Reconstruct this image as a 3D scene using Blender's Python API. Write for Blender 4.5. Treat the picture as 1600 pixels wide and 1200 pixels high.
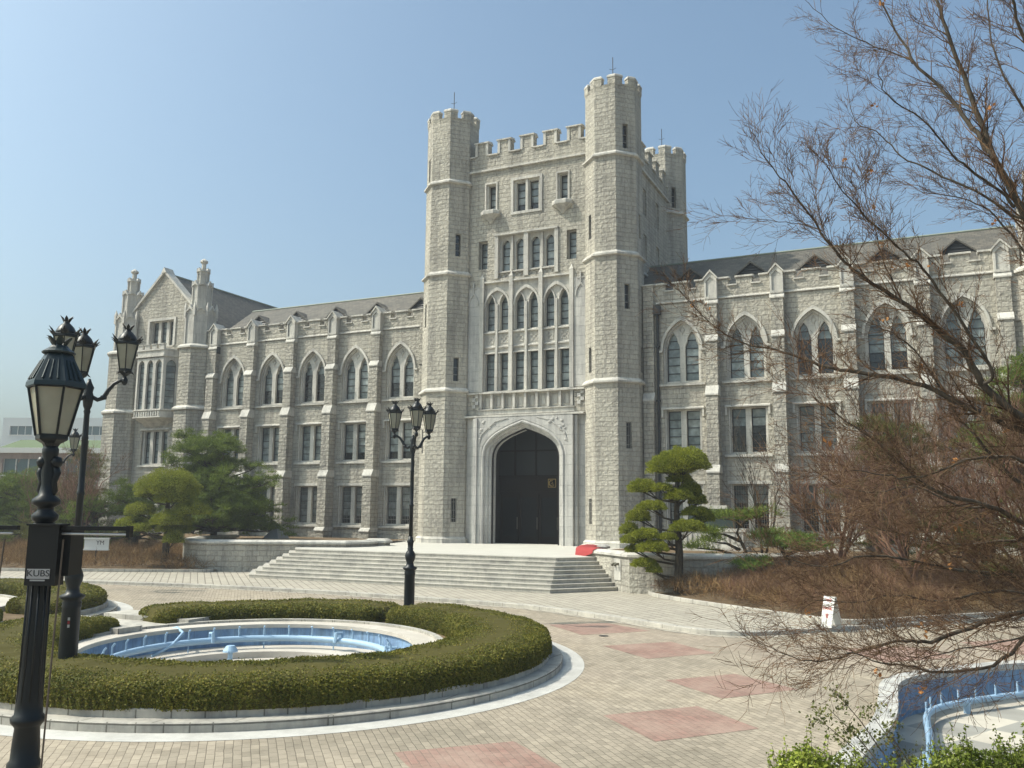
import bpy, bmesh, math, random
import numpy as np
from mathutils import Vector, Matrix, geometry
random.seed(7)
PI = math.pi
S = bpy.context.scene
for o in list(bpy.data.objects): bpy.data.objects.remove(o)
COL = S.collection

# ------------------------------------------------------------- camera, light
cam = bpy.data.cameras.new('camera'); camo = bpy.data.objects.new('camera', cam); COL.objects.link(camo)
cr = Vector((0.90564439, 0.42395081, 0.0085993)); cu = Vector((0.05288762, -0.13305335, 0.98969677)); cf = Vector((-0.42072692, 0.89585853, 0.14292077))
M = Matrix.Identity(4)
for i in range(3): M[i][0], M[i][1], M[i][2] = cr[i], cu[i], -cf[i]
M.translation = Vector((20.3233, -45.8075, 3.1481))
camo.matrix_world = M
cam.sensor_width = 36; cam.sensor_fit = 'HORIZONTAL'; cam.lens = 36 * 1356.6 / 1600
cam.clip_start = .1; cam.clip_end = 3000
S.camera = camo
AZ, EL = math.radians(62), math.radians(49)      # sun: AZ from the facade normal towards the left, elevation
sdir = Vector((-math.sin(AZ) * math.cos(EL), -math.cos(AZ) * math.cos(EL), math.sin(EL)))   # towards the sun
sl = bpy.data.lights.new('sun', 'SUN'); sl.energy = 3.85; sl.angle = math.radians(.6); sl.color = (1, .93, .82)
so = bpy.data.objects.new('sun', sl); COL.objects.link(so); so.rotation_euler = sdir.to_track_quat('Z', 'Y').to_euler()
W = bpy.data.worlds.new('World'); S.world = W; W.use_nodes = True
nt = W.node_tree; nt.nodes.clear()
sky = nt.nodes.new('ShaderNodeTexSky'); sky.sky_type = 'NISHITA'; sky.sun_disc = False
sky.sun_elevation = EL; sky.sun_rotation = math.atan2(sdir.x, sdir.y)
sky.air_density = 1.0; sky.dust_density = 6.0; sky.ozone_density = 1.0; sky.altitude = 30
bg = nt.nodes.new('ShaderNodeBackground'); bg.inputs[1].default_value = .15
wo = nt.nodes.new('ShaderNodeOutputWorld')
tint = nt.nodes.new('ShaderNodeMix'); tint.data_type = 'RGBA'; tint.blend_type = 'MULTIPLY'; tint.inputs[0].default_value = 1; tint.inputs[7].default_value = (.86, 1.06, 1.08, 1)
nt.links.new(sky.outputs[0], tint.inputs[6]); nt.links.new(tint.outputs[2], bg.inputs[0]); nt.links.new(bg.outputs[0], wo.inputs[0])
S.view_settings.view_transform = 'Standard'; S.view_settings.look = 'None'; S.view_settings.gamma = 1
S.view_settings.exposure = 0.3
S.render.engine = 'CYCLES'

# ------------------------------------------------------------- materials
def mat(name, col=(.5, .5, .5), rough=.8, metal=0, fn=None, spec=.5):
    m = bpy.data.materials.new(name); m.use_nodes = True
    t = m.node_tree; b = t.nodes['Principled BSDF']
    b.inputs['Base Color'].default_value = (*col, 1); b.inputs['Roughness'].default_value = rough
    b.inputs['Metallic'].default_value = metal; b.inputs['Specular IOR Level'].default_value = spec
    if fn: fn(t, b, t.links.new)
    return m
def N(t, ty, **k):
    n = t.nodes.new(ty)
    for a, v in k.items():
        if a.startswith('i_'): n.inputs[a[2:].replace('_', ' ')].default_value = v
        else: setattr(n, a, v)
    return n
def noise(t, L, scale, vec, detail=4, rough=.55):
    n = N(t, 'ShaderNodeTexNoise'); n.inputs['Scale'].default_value = scale; n.inputs['Detail'].default_value = detail
    n.inputs['Roughness'].default_value = rough; L(vec, n.inputs['Vector']); return n.outputs['Fac']
def ramp(t, L, fac, stops):
    r = N(t, 'ShaderNodeValToRGB'); e = r.color_ramp.elements
    while len(e) < len(stops): e.new(.5)
    for i, (p, c) in enumerate(stops):
        e[i].position = p; e[i].color = (*c, 1) if len(c) == 3 else c
    L(fac, r.inputs[0]); return r.outputs[0]
def mixc(t, L, a, b, f, mode='MIX'):
    m = N(t, 'ShaderNodeMix', data_type='RGBA', blend_type=mode)
    for s, v in ((0, f), (6, a), (7, b)):
        if hasattr(v, 'is_output'): L(v, m.inputs[s])
        else: m.inputs[s].default_value = v if s == 0 else (*v, 1)
    return m.outputs[2]
def math_(t, L, op, a, b=0):
    m = N(t, 'ShaderNodeMath', operation=op)
    for i, v in enumerate((a, b)):
        if hasattr(v, 'is_output'): L(v, m.inputs[i])
        else: m.inputs[i].default_value = v
    return m.outputs[0]
def bump(t, L, b, h, dist, strength=1.0, prev=None):
    n = N(t, 'ShaderNodeBump'); n.inputs['Distance'].default_value = dist; n.inputs['Strength'].default_value = strength
    L(h, n.inputs['Height'])
    if prev: L(prev, n.inputs['Normal'])
    L(n.outputs[0], b.inputs['Normal']); return n.outputs[0]
def brick(t, L, vec, bw, rh, mortar, c1, c2, cm, off=.5, bias=0, smooth=.1):
    n = N(t, 'ShaderNodeTexBrick'); n.offset = off; L(vec, n.inputs['Vector'])
    for k, v in (('Scale', 1), ('Brick Width', bw), ('Row Height', rh), ('Mortar Size', mortar), ('Mortar Smooth', smooth), ('Bias', bias)): n.inputs[k].default_value = v
    n.inputs['Color1'].default_value = (*c1, 1); n.inputs['Color2'].default_value = (*c2, 1); n.inputs['Mortar'].default_value = (*cm, 1)
    return n
def uvn(t): return N(t, 'ShaderNodeTexCoord').outputs['UV']
def objn(t): return N(t, 'ShaderNodeNewGeometry').outputs['Position']

def stone_fn(c1, c2, cm, bw, rh, mo, bd, rockamp, stain=.35, wob=.03):
    def fn(t, b, L):
        uv = uvn(t); pos = objn(t)
        nz = N(t, 'ShaderNodeTexNoise', i_Scale=1.6, i_Detail=2.0); L(uv, nz.inputs['Vector'])
        vm = N(t, 'ShaderNodeVectorMath', operation='SCALE'); vm.inputs[3].default_value = wob
        L(nz.outputs['Color'], vm.inputs[0])
        va = N(t, 'ShaderNodeVectorMath', operation='ADD'); L(uv, va.inputs[0]); L(vm.outputs[0], va.inputs[1])
        vec = va.outputs[0]
        bk = brick(t, L, vec, bw, rh, mo, c1, c2, cm, smooth=.35)
        # a second coursing of long and short stones, used where a noise says so
        bk2 = brick(t, L, vec, bw * .62, rh, mo, c2, c1, cm, off=.37, smooth=.35)
        rowmask = N(t, 'ShaderNodeTexNoise', i_Scale=.9, i_Detail=0.0)
        mp = N(t, 'ShaderNodeMapping'); mp.inputs['Scale'].default_value = (.02, 3.9, 1); L(uv, mp.inputs[0]); L(mp.outputs[0], rowmask.inputs['Vector'])
        sn = N(t, 'ShaderNodeMath', operation='GREATER_THAN'); sn.inputs[1].default_value = .5
        # snap the mask to courses
        sep = N(t, 'ShaderNodeSeparateXYZ'); L(uv, sep.inputs[0])
        row = math_(t, L, 'FLOOR', math_(t, L, 'DIVIDE', sep.outputs[1], rh))
        wn = N(t, 'ShaderNodeTexWhiteNoise', noise_dimensions='1D'); L(row, wn.inputs['W'])
        f = math_(t, L, 'GREATER_THAN', wn.outputs[0], .5)
        colr = mixc(t, L, bk.outputs['Color'], bk2.outputs['Color'], f)
        mm = N(t, 'ShaderNodeMix'); L(f, mm.inputs[0]); L(bk.outputs['Fac'], mm.inputs[2]); L(bk2.outputs['Fac'], mm.inputs[3])
        fac = mm.outputs[0]
        big = noise(t, L, .35, pos, 5, .65)
        colr = mixc(t, L, colr, ramp(t, L, big, [(.3, (1 - stain * .55,) * 3), (.62, (1.03, 1.02, 1.0))]), 1, 'MULTIPLY')
        sm = noise(t, L, 9, pos, 4, .7)
        colr = mixc(t, L, colr, ramp(t, L, sm, [(.3, (.87, .87, .875)), (.7, (1.08, 1.075, 1.06))]), 1, 'MULTIPLY')
        # rain streaks
        mp2 = N(t, 'ShaderNodeMapping'); mp2.inputs['Scale'].default_value = (1.3, 1.3, .12); L(pos, mp2.inputs[0])
        st = noise(t, L, 1.5, mp2.outputs[0], 4, .7)
        colr = mixc(t, L, colr, ramp(t, L, st, [(.36, (1 - stain * .8, 1 - stain * .8, 1 - stain * .76)), (.55, (1, 1, 1))]), 1, 'MULTIPLY')
        L(colr, b.inputs['Base Color'])
        inv = math_(t, L, 'SUBTRACT', 1, fac)
        rk = noise(t, L, 5.5, vec, 6, .6)
        h = math_(t, L, 'ADD', inv, math_(t, L, 'MULTIPLY', rk, rockamp))
        bump(t, L, b, h, bd)
    return fn
M_ROCK = mat('rough_stone', rough=.92, spec=.2, fn=stone_fn((.50, .475, .41), (.435, .412, .355), (.36, .335, .29), .55, .262, .013, .055, 2.0, .36, .06))
M_ROCK2 = mat('rough_stone_grey', rough=.92, spec=.2, fn=stone_fn((.51, .48, .415), (.41, .39, .335), (.29, .27, .235), .6, .24, .014, .06, 2.2, .36, .07))
M_ASH = mat('smooth_stone', rough=.85, spec=.25, fn=stone_fn((.54, .53, .50), (.48, .475, .45), (.33, .325, .31), 1.15, .56, .006, .012, .5, .4, .004))
M_TRIM = mat('pale_trim_stone', rough=.8, spec=.25, fn=stone_fn((.60, .582, .53), (.55, .533, .485), (.42, .405, .37), 1.3, .9, .006, .01, .5, .38, .004))
M_STEP = mat('granite_steps', rough=.8, spec=.3, fn=stone_fn((.51, .49, .435), (.44, .42, .375), (.3, .285, .26), 1.25, 50, .006, .008, .4, .3, .002))
M_KERB = mat('granite_kerb', rough=.85, spec=.25, fn=stone_fn((.50, .475, .42), (.44, .42, .375), (.22, .21, .18), 1.0, 50, .012, .012, .6, .35, .002))

def slate(t, b, L):
    uv = uvn(t); pos = objn(t)
    bk = brick(t, L, uv, .3, .2, .008, (.13, .118, .10), (.08, .075, .066), (.05, .047, .042), smooth=.0)
    c = mixc(t, L, bk.outputs['Color'], ramp(t, L, noise(t, L, .6, pos, 5, .7), [(.3, (.75, .78, .74)), (.7, (1.25, 1.2, 1.12))]), 1, 'MULTIPLY')
    L(c, b.inputs['Base Color']); bump(t, L, b, math_(t, L, 'SUBTRACT', 1, bk.outputs['Fac']), .02)
M_SLATE = mat('slate_roof', rough=.75, fn=slate)
M_COPPER = mat('old_ridge_metal', (.22, .25, .2), .7)

def glassf(c1, c2):
    def fn(t, b, L):
        pos = objn(t); g = N(t, 'ShaderNodeNewGeometry')
        c = mixc(t, L, c1, c2, g.outputs['Random Per Island'])
        c = mixc(t, L, c, ramp(t, L, noise(t, L, 2.2, pos, 2), [(.35, (.6, .6, .6)), (.65, (1.25, 1.25, 1.25))]), 1, 'MULTIPLY')
        L(c, b.inputs['Base Color'])
        bump(t, L, b, noise(t, L, 1.4, pos, 1), .01, .25)
    return fn
M_GLASS = mat('window_glass', rough=.08, fn=glassf((.33, .36, .34), (.12, .15, .15)), spec=.6)
M_GDARK = mat('dark_window_glass', rough=.08, fn=glassf((.03, .032, .032), (.012, .014, .015)), spec=.6)
M_BAR = mat('dark_window_bars', (.02, .022, .024), .5)
M_GRILLE = mat('window_grille_metal', (.22, .21, .19), .6, .2)
M_IRON = mat('green_black_cast_iron', (.004, .007, .009), .42, .0, spec=.35)
M_IRON2 = mat('dark_teal_painted_metal', (.012, .024, .028), .42, .0, spec=.4)
M_BLACK = mat('black_painted_metal', (.004, .0045, .005), .5, spec=.3)
def frost(t, b, L):
    pos = objn(t)
    c = ramp(t, L, noise(t, L, 3, pos, 3), [(.3, (.23, .22, .165)), (.7, (.32, .31, .24))])
    L(c, b.inputs['Base Color']); b.inputs['Subsurface Weight'].default_value = .15
M_FROST = mat('frosted_lamp_glass', rough=.35, fn=frost)
M_RED = mat('red_cloth', (.30, .03, .03), .85)
M_DARKST = mat('dark_green_granite', (.035, .05, .045), .35)
M_WHITE = mat('white_paint', (.6, .6, .57), .5)
M_REDINK = mat('red_lettering', (.55, .03, .03), .6)
M_BLKINK = mat('black_lettering', (.02, .02, .02), .6)
M_GOLD = mat('gold_metal', (.28, .19, .06), .5, .5)
M_BRASS = mat('pipe_fitting_metal', (.18, .17, .13), .4, .8)
M_PLATE = mat('grey_name_plate', (.32, .32, .33), .45, .3)
M_STEEL = mat('grey_steel_rod', (.38, .38, .38), .4, .6)
M_ROPE = mat('brown_cord', (.10, .075, .055), .8)
def bluep(t, b, L):
    pos = objn(t)
    c = ramp(t, L, noise(t, L, 1.6, pos, 5, .7), [(.3, (.12, .20, .34)), (.5, (.18, .30, .48)), (.62, (.24, .37, .53)), (.78, (.40, .47, .52))])
    mp = N(t, 'ShaderNodeMapping'); mp.inputs['Scale'].default_value = (3, 3, .5); L(pos, mp.inputs[0])
    c = mixc(t, L, c, ramp(t, L, noise(t, L, 2.5, mp.outputs[0], 5, .75), [(.3, (.62, .6, .56)), (.6, (1.05, 1.05, 1.05))]), 1, 'MULTIPLY')
    L(c, b.inputs['Base Color'])
M_BLUE = mat('blue_pool_paint', rough=.6, fn=bluep)
M_PIPE = mat('pale_blue_pipe_paint', (.30, .44, .58), .5)

def paver(t, b, L):
    pos = objn(t)
    w = N(t, 'ShaderNodeTexNoise', i_Scale=3.0, i_Detail=1.0); L(pos, w.inputs['Vector'])
    vs = N(t, 'ShaderNodeVectorMath', operation='SCALE'); vs.inputs[3].default_value = .025; L(w.outputs['Color'], vs.inputs[0])
    va = N(t, 'ShaderNodeVectorMath', operation='ADD'); L(pos, va.inputs[0]); L(vs.outputs[0], va.inputs[1])
    mp = N(t, 'ShaderNodeMapping'); mp.inputs['Rotation'].default_value = (0, 0, math.radians(48)); L(va.outputs[0], mp.inputs[0])
    bk = brick(t, L, mp.outputs[0], .23, .115, .0045, (.38, .33, .262), (.295, .258, .205), (.165, .14, .108), smooth=.2)
    big = noise(t, L, .28, pos, 6, .6)
    c = mixc(t, L, bk.outputs['Color'], ramp(t, L, big, [(.3, (.74, .74, .72)), (.5, (.98, .97, .95)), (.7, (1.1, 1.08, 1.03))]), 1, 'MULTIPLY')
    c = mixc(t, L, c, ramp(t, L, noise(t, L, 2.3, pos, 5, .7), [(.28, (.78, .77, .75)), (.5, (1, 1, 1)), (.72, (1.08, 1.08, 1.07))]), 1, 'MULTIPLY')
    bg_ = noise(t, L, .11, pos, 3)
    c = mixc(t, L, c, (.42, .32, .265), math_(t, L, 'MULTIPLY', ramp(t, L, bg_, [(.52, (0, 0, 0)), (.62, (1, 1, 1))]), .18))
    L(c, b.inputs['Base Color'])
    bump(t, L, b, math_(t, L, 'SUBTRACT', noise(t, L, 30, pos, 2), math_(t, L, 'MULTIPLY', bk.outputs['Fac'], 1.2)), .006)
M_PAVER = mat('beige_paving', rough=.9, fn=paver, spec=.2)
def paverr(t, b, L):
    pos = objn(t)
    mp = N(t, 'ShaderNodeMapping'); mp.inputs['Rotation'].default_value = (0, 0, math.radians(48)); L(pos, mp.inputs[0])
    bk = brick(t, L, mp.outputs[0], .23, .115, .006, (.30, .185, .15), (.24, .155, .125), (.19, .14, .115), smooth=.2)
    c = mixc(t, L, bk.outputs['Color'], (.35, .255, .205), ramp(t, L, noise(t, L, 1.2, pos, 6, .75), [(.4, (0, 0, 0)), (.66, (.85, .85, .85))]))
    L(c, b.inputs['Base Color']); bump(t, L, b, math_(t, L, 'SUBTRACT', 1, bk.outputs['Fac']), .005)
M_PAVERR = mat('red_paving', rough=.9, fn=paverr, spec=.2)
def walk(t, b, L):
    pos = objn(t)
    mp = N(t, 'ShaderNodeMapping'); mp.inputs['Rotation'].default_value = (0, 0, math.radians(45)); L(pos, mp.inputs[0])
    bk = brick(t, L, mp.outputs[0], .3, .3, .02, (.44, .405, .34), (.36, .33, .28), (.21, .19, .16), smooth=.3)
    c = mixc(t, L, bk.outputs['Color'], ramp(t, L, noise(t, L, .5, pos, 5), [(.3, (.9, .9, .88)), (.7, (1.06, 1.05, 1.03))]), 1, 'MULTIPLY')
    L(c, b.inputs['Base Color']); bump(t, L, b, math_(t, L, 'SUBTRACT', 1, bk.outputs['Fac']), .012)
M_WALK = mat('sidewalk_paving', rough=.9, fn=walk, spec=.2)
def conc(c1, c2, sc=1.2):
    def fn(t, b, L):
        pos = objn(t)
        c = ramp(t, L, noise(t, L, sc, pos, 7, .7), [(.3, c1), (.7, c2)])
        L(c, b.inputs['Base Color']); bump(t, L, b, noise(t, L, 25, pos, 4), .004)
    return fn
M_BAND = mat('white_worn_concrete', rough=.85, fn=conc((.38, .37, .34), (.55, .54, .50), 2.0))
M_PLAT = mat('platform_paving', rough=.85, fn=conc((.44, .425, .375), (.53, .51, .455), .8))
M_POOLF = mat('pool_floor_concrete', rough=.85, fn=conc((.42, .38, .32), (.56, .52, .46), 1.0))
def check(t, b, L):
    pos = objn(t)
    mp = N(t, 'ShaderNodeMapping'); mp.inputs['Rotation'].default_value = (0, 0, math.radians(28)); L(pos, mp.inputs[0])
    ck = N(t, 'ShaderNodeTexChecker', i_Scale=1.0); L(mp.outputs[0], ck.inputs['Vector'])
    ck.inputs['Color1'].default_value = (.50, .46, .39, 1); ck.inputs['Color2'].default_value = (.30, .29, .26, 1)
    c = mixc(t, L, ck.outputs['Color'], ramp(t, L, noise(t, L, 1.4, pos, 5), [(.3, (.85, .84, .82)), (.7, (1.1, 1.1, 1.08))]), 1, 'MULTIPLY')
    L(c, b.inputs['Base Color'])
M_CHECK = mat('checker_paving', rough=.8, fn=check)
M_SOIL = mat('garden_soil', rough=1, fn=conc((.10, .07, .045), (.19, .14, .085), 2.0), spec=.1)
M_GRASSY = mat('dry_grass_ground', rough=1, fn=conc((.16, .13, .07), (.26, .22, .13), .7), spec=.1)

def leaf(c1, c2, c3, sc=1.0):
    def fn(t, b, L):
        g = N(t, 'ShaderNodeNewGeometry')
        c = ramp(t, L, g.outputs['Random Per Island'], [(0, c1), (.5, c2), (1, c3)])
        c = mixc(t, L, c, ramp(t, L, noise(t, L, sc, g.outputs['Position'], 4), [(.3, (.72, .75, .7)), (.7, (1.25, 1.2, 1.1))]), 1, 'MULTIPLY')
        L(c, b.inputs['Base Color'])
        tr = N(t, 'ShaderNodeBsdfTranslucent'); L(c, tr.inputs[0])
        mx = N(t, 'ShaderNodeMixShader'); mx.inputs[0].default_value = .25
        out = [n for n in t.nodes if n.type == 'OUTPUT_MATERIAL'][0]
        L(b.outputs[0], mx.inputs[1]); L(tr.outputs[0], mx.inputs[2]); L(mx.outputs[0], out.inputs[0])
    return fn
M_HEDGE = mat('boxwood_leaves', rough=.65, fn=leaf((.075, .088, .012), (.14, .148, .02), (.23, .19, .035), 1.6), spec=.25)
M_HCORE = mat('hedge_inner_twigs', (.07, .062, .018), .95, spec=.1)
M_YEW = mat('clipped_pine_leaves', rough=.6, fn=leaf((.15, .18, .016), (.23, .26, .024), (.32, .33, .045), 1.5), spec=.25)
M_YCORE = mat('pine_inner_twigs', (.09, .10, .015), .95, spec=.1)
M_PINE = mat('pine_needles', rough=.6, fn=leaf((.07, .105, .014), (.12, .17, .022), (.21, .26, .045), .5), spec=.25)
M_PINE2 = mat('dull_pine_needles', rough=.6, fn=leaf((.06, .072, .014), (.105, .115, .024), (.18, .165, .045), .5), spec=.25)
M_BUSH = mat('bright_shrub_leaves', rough=.5, fn=leaf((.11, .15, .016), (.19, .25, .03), (.32, .36, .07), 3), spec=.3)
M_BROWN = mat('bare_shrub_twigs', rough=.9, fn=leaf((.11, .06, .03), (.22, .135, .07), (.36, .25, .13), .6), spec=.15)
M_RTWIG = mat('reddish_bare_twigs', rough=.9, fn=leaf((.15, .08, .06), (.23, .13, .095), (.33, .21, .15), .8), spec=.15)
M_DRY = mat('dry_orange_leaves', rough=.8, fn=leaf((.30, .12, .04), (.42, .2, .08), (.55, .3, .14), 3), spec=.2)
def bark(c1, c2):
    def fn(t, b, L):
        pos = objn(t)
        mp = N(t, 'ShaderNodeMapping'); mp.inputs['Scale'].default_value = (1, 1, .3); L(pos, mp.inputs[0])
        n = noise(t, L, 14, mp.outputs[0], 5, .7)
        L(ramp(t, L, n, [(.3, c1), (.7, c2)]), b.inputs['Base Color']); bump(t, L, b, n, .02)
    return fn
M_BARK = mat('dark_bark', rough=.95, fn=bark((.035, .028, .02), (.11, .09, .065)), spec=.15)
M_MAPLE = mat('maple_bark', rough=.9, fn=bark((.03, .024, .02), (.13, .11, .085)), spec=.15)
# ------------------------------------------------------------- mesh helpers
class MB:
    def __init__(s): s.v = []; s.f = []; s.m = []
    def add(s, vs, fs, mi=0):
        n = len(s.v); s.v += [tuple(p) for p in vs]
        for f in fs: s.f.append(tuple(n + i for i in f)); s.m.append(mi)
        return s
    def box(s, x0, x1, y0, y1, z0, z1, mi=0):
        return s.add([(x0, y0, z0), (x1, y0, z0), (x1, y1, z0), (x0, y1, z0), (x0, y0, z1), (x1, y0, z1), (x1, y1, z1), (x0, y1, z1)],
                     [(0, 3, 2, 1), (4, 5, 6, 7), (0, 1, 5, 4), (1, 2, 6, 5), (2, 3, 7, 6), (3, 0, 4, 7)], mi)
    def rings(s, rs, cap0=True, cap1=True, mi=0, closed=False):
        n = len(rs[0]); vs = [p for r in rs for p in r]; fs = []
        for k in range(len(rs) - 1 + (1 if closed else 0)):
            a = k * n; b = ((k + 1) % len(rs)) * n
            for i in range(n):
                j = (i + 1) % n; fs.append((a + i, a + j, b + j, b + i))
        if cap0 and not closed: fs.append(tuple(range(n - 1, -1, -1)))
        if cap1 and not closed: fs.append(tuple((len(rs) - 1) * n + i for i in range(n)))
        return s.add(vs, fs, mi)
    def lathe(s, prof, c=(0, 0, 0), n=12, mi=0, rot=0, sy=1):
        return s.rings([[(c[0] + r * math.cos(rot + 2 * PI * i / n), c[1] + sy * r * math.sin(rot + 2 * PI * i / n), c[2] + z) for i in range(n)] for r, z in prof], True, True, mi)
    def tube(s, pts, rad, n=6, mi=0, cap=True):
        pts = [Vector(p) for p in pts]
        if not hasattr(rad, '__len__'): rad = [rad] * len(pts)
        rs = []; up = None
        for i, p in enumerate(pts):
            d = (pts[min(i + 1, len(pts) - 1)] - pts[max(i - 1, 0)])
            if d.length < 1e-6: d = Vector((0, 0, 1))
            d.normalize()
            if up is None:
                up = Vector((0, 0, 1)) if abs(d.z) < .9 else Vector((1, 0, 0))
            a = d.cross(up)
            if a.length < 1e-5: a = d.cross(Vector((1, .3, 0)))
            a.normalize(); b = a.cross(d); up = b
            rs.append([tuple(p + (a * math.cos(2 * PI * k / n) + b * math.sin(2 * PI * k / n)) * rad[i]) for k in range(n)])
        return s.rings(rs, cap, cap, mi)
    def prism(s, poly, z0, z1, mi=0):
        """vertical prism over a plan polygon"""
        n = len(poly)
        return s.rings([[(x, y, z0) for x, y in poly], [(x, y, z1) for x, y in poly]], True, True, mi)
    def build(s, name, m, parent=None, smooth=False, loc=None):
        me = bpy.data.meshes.new(name); me.from_pydata(s.v, [], s.f)
        ms = m if isinstance(m, (list, tuple)) else [m]
        for q in ms: me.materials.append(q)
        if len(ms) > 1: me.polygons.foreach_set('material_index', s.m)
        me.update()
        bm = bmesh.new(); bm.from_mesh(me); bmesh.ops.recalc_face_normals(bm, faces=bm.faces); bm.to_mesh(me); bm.free()
        boxuv(me)
        if smooth: me.polygons.foreach_set('use_smooth', [True] * len(me.polygons))
        return link(name, me, parent, loc)
def boxuv(me):
    uv = me.uv_layers.new(name='UVMap').data
    co = [v.co for v in me.vertices]
    for p in me.polygons:
        n = p.normal
        if abs(n.z) > .8:
            for li in p.loop_indices: c = co[me.loops[li].vertex_index]; uv[li].uv = (c.x, c.y)
        else:
            t = Vector((-n.y, n.x, 0)).normalized(); b = n.cross(t)
            sg = 1 if b.z > 0 else -1
            for li in p.loop_indices:
                c = co[me.loops[li].vertex_index]
                uv[li].uv = (c.dot(t) + 40, c.z if abs(n.z) < .2 else c.dot(b) * sg + 20)
def link(name, me, parent=None, loc=None):
    o = bpy.data.objects.new(name, me); COL.objects.link(o)
    if parent: o.parent = parent; o.matrix_parent_inverse = Matrix.Translation(-Vector(parent.location))
    if loc: o.location = loc
    return o
def tag(o, label=None, cat=None, group=None, kind=None):
    for k, v in (('label', label), ('category', cat), ('group', group), ('kind', kind)):
        if v: o[k] = v
    return o
def empty(name, loc, label, cat, group=None, rz=0):
    o = bpy.data.objects.new(name, None); COL.objects.link(o); o.location = loc; o.rotation_euler[2] = rz; o.empty_display_size = .3
    return tag(o, label, cat, group)
def copy_tree(o, parent=None):
    c = o.copy(); COL.objects.link(c)
    if parent: c.parent = parent
    for ch in list(o.children): copy_tree(ch, c)
    return c
def struct(mb, name, m, **k): return tag(mb.build(name, m, **k), kind='structure')

class Fr:
    """a vertical facade frame: u along, z up, d outwards"""
    def __init__(s, o, ang): s.o = Vector(o); s.t = Vector((math.cos(ang), math.sin(ang), 0)); s.n = Vector((math.sin(ang), -math.cos(ang), 0))
    def p(s, u, z, d=0): return s.o + s.t * u + s.n * d + Vector((0, 0, z))
def panel(mb, fr, outer, holes, d0, d1, mi=0, mside=None, back=False, osides=True):
    loops = [outer] + list(holes); flat = [q for l in loops for q in l]
    tris = geometry.tessellate_polygon([[Vector((a, b, 0)) for a, b in l] for l in loops])
    mb.add([fr.p(a, b, d0) for a, b in flat], [tuple(t) for t in tris], mi)
    if back: mb.add([fr.p(a, b, d1) for a, b in flat], [tuple(t)[::-1] for t in tris], mi)
    for l in (loops if osides else loops[1:]):
        n = len(l)
        mb.add([fr.p(a, b, d0) for a, b in l] + [fr.p(a, b, d1) for a, b in l], [(i, (i + 1) % n, n + (i + 1) % n, n + i) for i in range(n)], mi if mside is None else mside)
def fbox(mb, fr, u0, u1, z0, z1, d0, d1, mi=0):
    P = [fr.p(u, z, d) for d in (d0, d1) for u, z in ((u0, z0), (u1, z0), (u1, z1), (u0, z1))]
    mb.add(P, [(0, 1, 2, 3), (7, 6, 5, 4), (0, 4, 5, 1), (1, 5, 6, 2), (2, 6, 7, 3), (3, 7, 4, 0)], mi)
def ledge(mb, fr, u0, u1, z0, z1, d0, d1, slope=.6, e=0, mi=0):
    """a string course / sill: flat bottom, top falling outwards; d0 back, d1 front"""
    zf = z0 + (z1 - z0) * (1 - slope)
    A = [(d0, z0), (d1, z0), (d1, zf), (d0, z1)]
    n = 4; vs = [fr.p(u0 - e, z, d) for d, z in A] + [fr.p(u1 + e, z, d) for d, z in A]
    mb.add(vs, [(0, 1, 2, 3), (7, 6, 5, 4)] + [(i, n + i, n + (i + 1) % n, (i + 1) % n) for i in range(4)], mi)
def rect(u0, u1, z0, z1): return [(u0, z0), (u0, z1), (u1, z1), (u1, z0)]
def arch(c, hw, z0, zs, za, n=9):
    h = za - zs; r = (hw * hw + h * h) / (2 * hw); th = math.asin(min(1, h / r)); L = []
    if h < hw:     # flattened, four-centred
        P0, P1, P2, P3 = (hw, 0), (hw, .58 * h), (.54 * hw, .77 * h), (0, h)
        for i in range(n + 1):
            t = i / n; q = [(1 - t) ** 3 * a + 3 * (1 - t) ** 2 * t * b + 3 * (1 - t) * t * t * c_ + t ** 3 * d for a, b, c_, d in zip(P0, P1, P2, P3)]
            L.append((q[0], q[1]))
    else:
        for i in range(n + 1):
            a = th * i / n; L.append((hw - r + r * math.cos(a), r * math.sin(a)))
    return [(c - hw, z0)] + [(c - x, zs + z) for x, z in L] + [(c + x, zs + z) for x, z in L[::-1][1:]] + [(c + hw, z0)]
def band(mb, fr, A, B, dA, dB, mi=0, open_=True):
    """faces between two outlines of equal length"""
    n = len(A); mb.add([fr.p(u, z, dA) for u, z in A] + [fr.p(u, z, dB) for u, z in B], [(i, i + 1, n + i + 1, n + i) for i in range(n - 1)] + ([] if open_ else [(n - 1, 0, n, 2 * n - 1)]), mi)
def archband(mb, fr, c, hw0, hw1, z0, zs, za0, za1, d0, d1, mi=0):
    """a raised moulding that follows an arch"""
    A = arch(c, hw0, z0, zs, za0); B = arch(c, hw1, z0, zs, za1)
    band(mb, fr, A, B, d1, d1, mi); band(mb, fr, B, B, d1, d0, mi); band(mb, fr, A, A, d0, d1, mi)
    for k in (0, -1): mb.add([fr.p(*A[k], d0), fr.p(*A[k], d1), fr.p(*B[k], d1), fr.p(*B[k], d0)], [(0, 1, 2, 3)], mi)

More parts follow.
